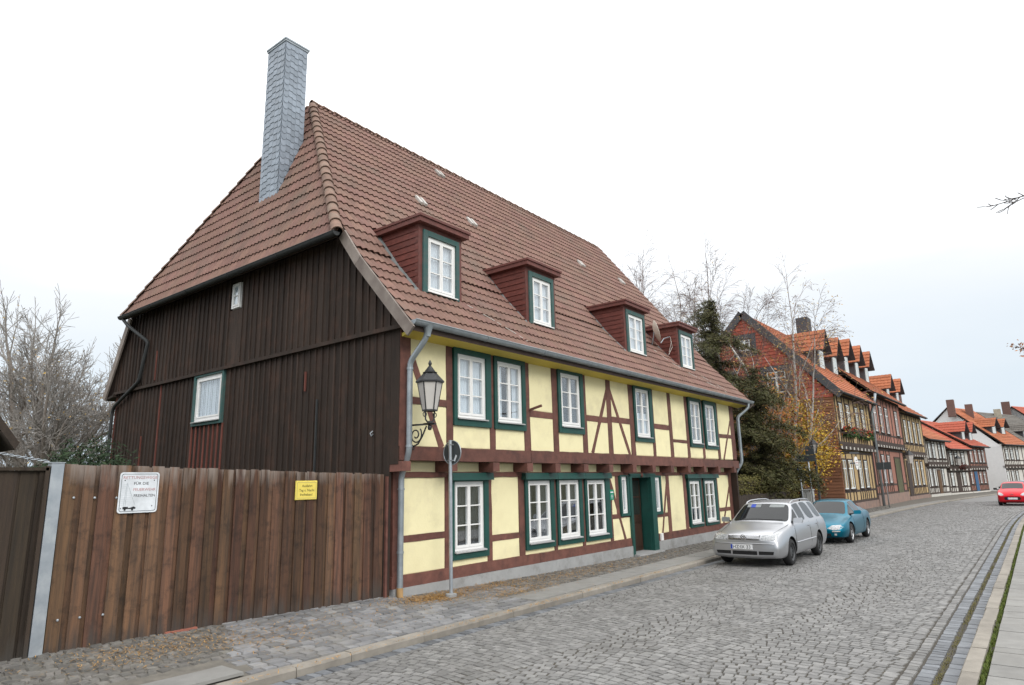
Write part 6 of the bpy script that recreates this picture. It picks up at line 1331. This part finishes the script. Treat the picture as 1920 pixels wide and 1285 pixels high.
OY = dict(OPT); OY.update(kids=(6, 5, 4), ang=(25, 55), ratio=(.5, .7))
tree('yellow_leaved_tree', 'small tree with bright yellow autumn leaves by the brown boarded wall', (37.6, 10.55, 0), [((0, -.02, 1), 3.6, .09), ((.1, .22, 1), 3.3, .08), ((-.1, -.24, 1), 3.2, .07)], OY, 3, bark_g, lf_yel, 14, .24, .07, 21)
tree('orange_leaved_tree', 'tree with rusty orange leaves behind the conifer', (33.6, 11.0, 0), [((0, -.1, 1), 4.3, .12), ((.1, .30, 1), 3.9, .10), ((-.1, -.32, 1), 3.8, .10)], OY, 3, bark_g, lf_or, 2, .26, .085, 23)
# clipped hedge and dark paling behind the cars
hg = thing('hedge', (30, 9.6, 0), 'clipped olive green hedge beyond the right end of the yellow house', 'hedge'); g = random.Random(6); m = MB(); x = 25.6
for _ in range(15000):
    p = Vector((g.uniform(26.0, 35.2), g.uniform(9.25, 10.0), g.uniform(.2, 2.05) + .08 * math.sin(g.random() * 9))); 
    if min(p.y - 9.25, 10 - p.y, 2.12 - p.z) > .16: continue
    leaves(m, p, 3, .06, .045, g)
m.build('foliage', lf_hedge, hg, kind='stuff', fix=False); MB().box(26.1, 35.1, 9.4, 9.85, .0, 1.95).build('stems', bark_d, hg)
pf = thing('paling_fence', (28, 9.15, 0), 'dark wooden paling fence in front of the hedge', 'fence'); x = 24.7
while x < 31.5: MB().box(x, x + .10, 9.12, 9.145, .1, 1.42 + g.uniform(-.02, .02)).build('pale', bark_d, pf); x += .135
for z in (.4, 1.1): MB().box(24.6, 31.6, 9.15, 9.20, z, z + .08).build('rail', bark_d, pf)
# the tree on the near footpath whose twigs reach into view
sttree = thing('footpath_tree', (17.0, -4.6, 0), 'bare twigs of a tree reaching in at the right edge', 'tree'); g = random.Random(31); w = MB(); lv = MB()
w.tube([(17, -4.6, 0), (17, -4.5, 3), (16.6, -4.0, 6)], [.2, .17, .12], 8)
ot = dict(OPT); ot.update(kids=(3, 3, 2), wob=.12, rmin=.007, ang=(25, 60), ratio=(.4, .6), up=(.03, .05, .08), segs=(6, 4, 3)); tips = []
w.tube([(16.6, -4.0, 6), (15.4, -2.4, 6.6), (14.4, -1.0, 6.85)], [.08, .05, .024], 6); grow(w, Vector((14.4, -1.0, 6.85)), Vector((-.25, .9, .12)), .75, .017, 2, g, tips, ot)
w.tube([(17, -4.5, 3.6), (21, -2.4, 4.9), (25, -.62, 5.4)], [.08, .05, .015], 6); tips2 = []; grow(w, Vector((25, -.62, 5.4)), Vector((.1, .5, .5)), .5, .010, 2, g, tips2, ot)
w.build('trunk', bark_d, sttree, smooth=True, fix=False)
for p, d in tips2: leaves(lv, p, 2, .06, .05, g)
lv.build('crown', lf_or, sttree, kind='stuff', fix=False)
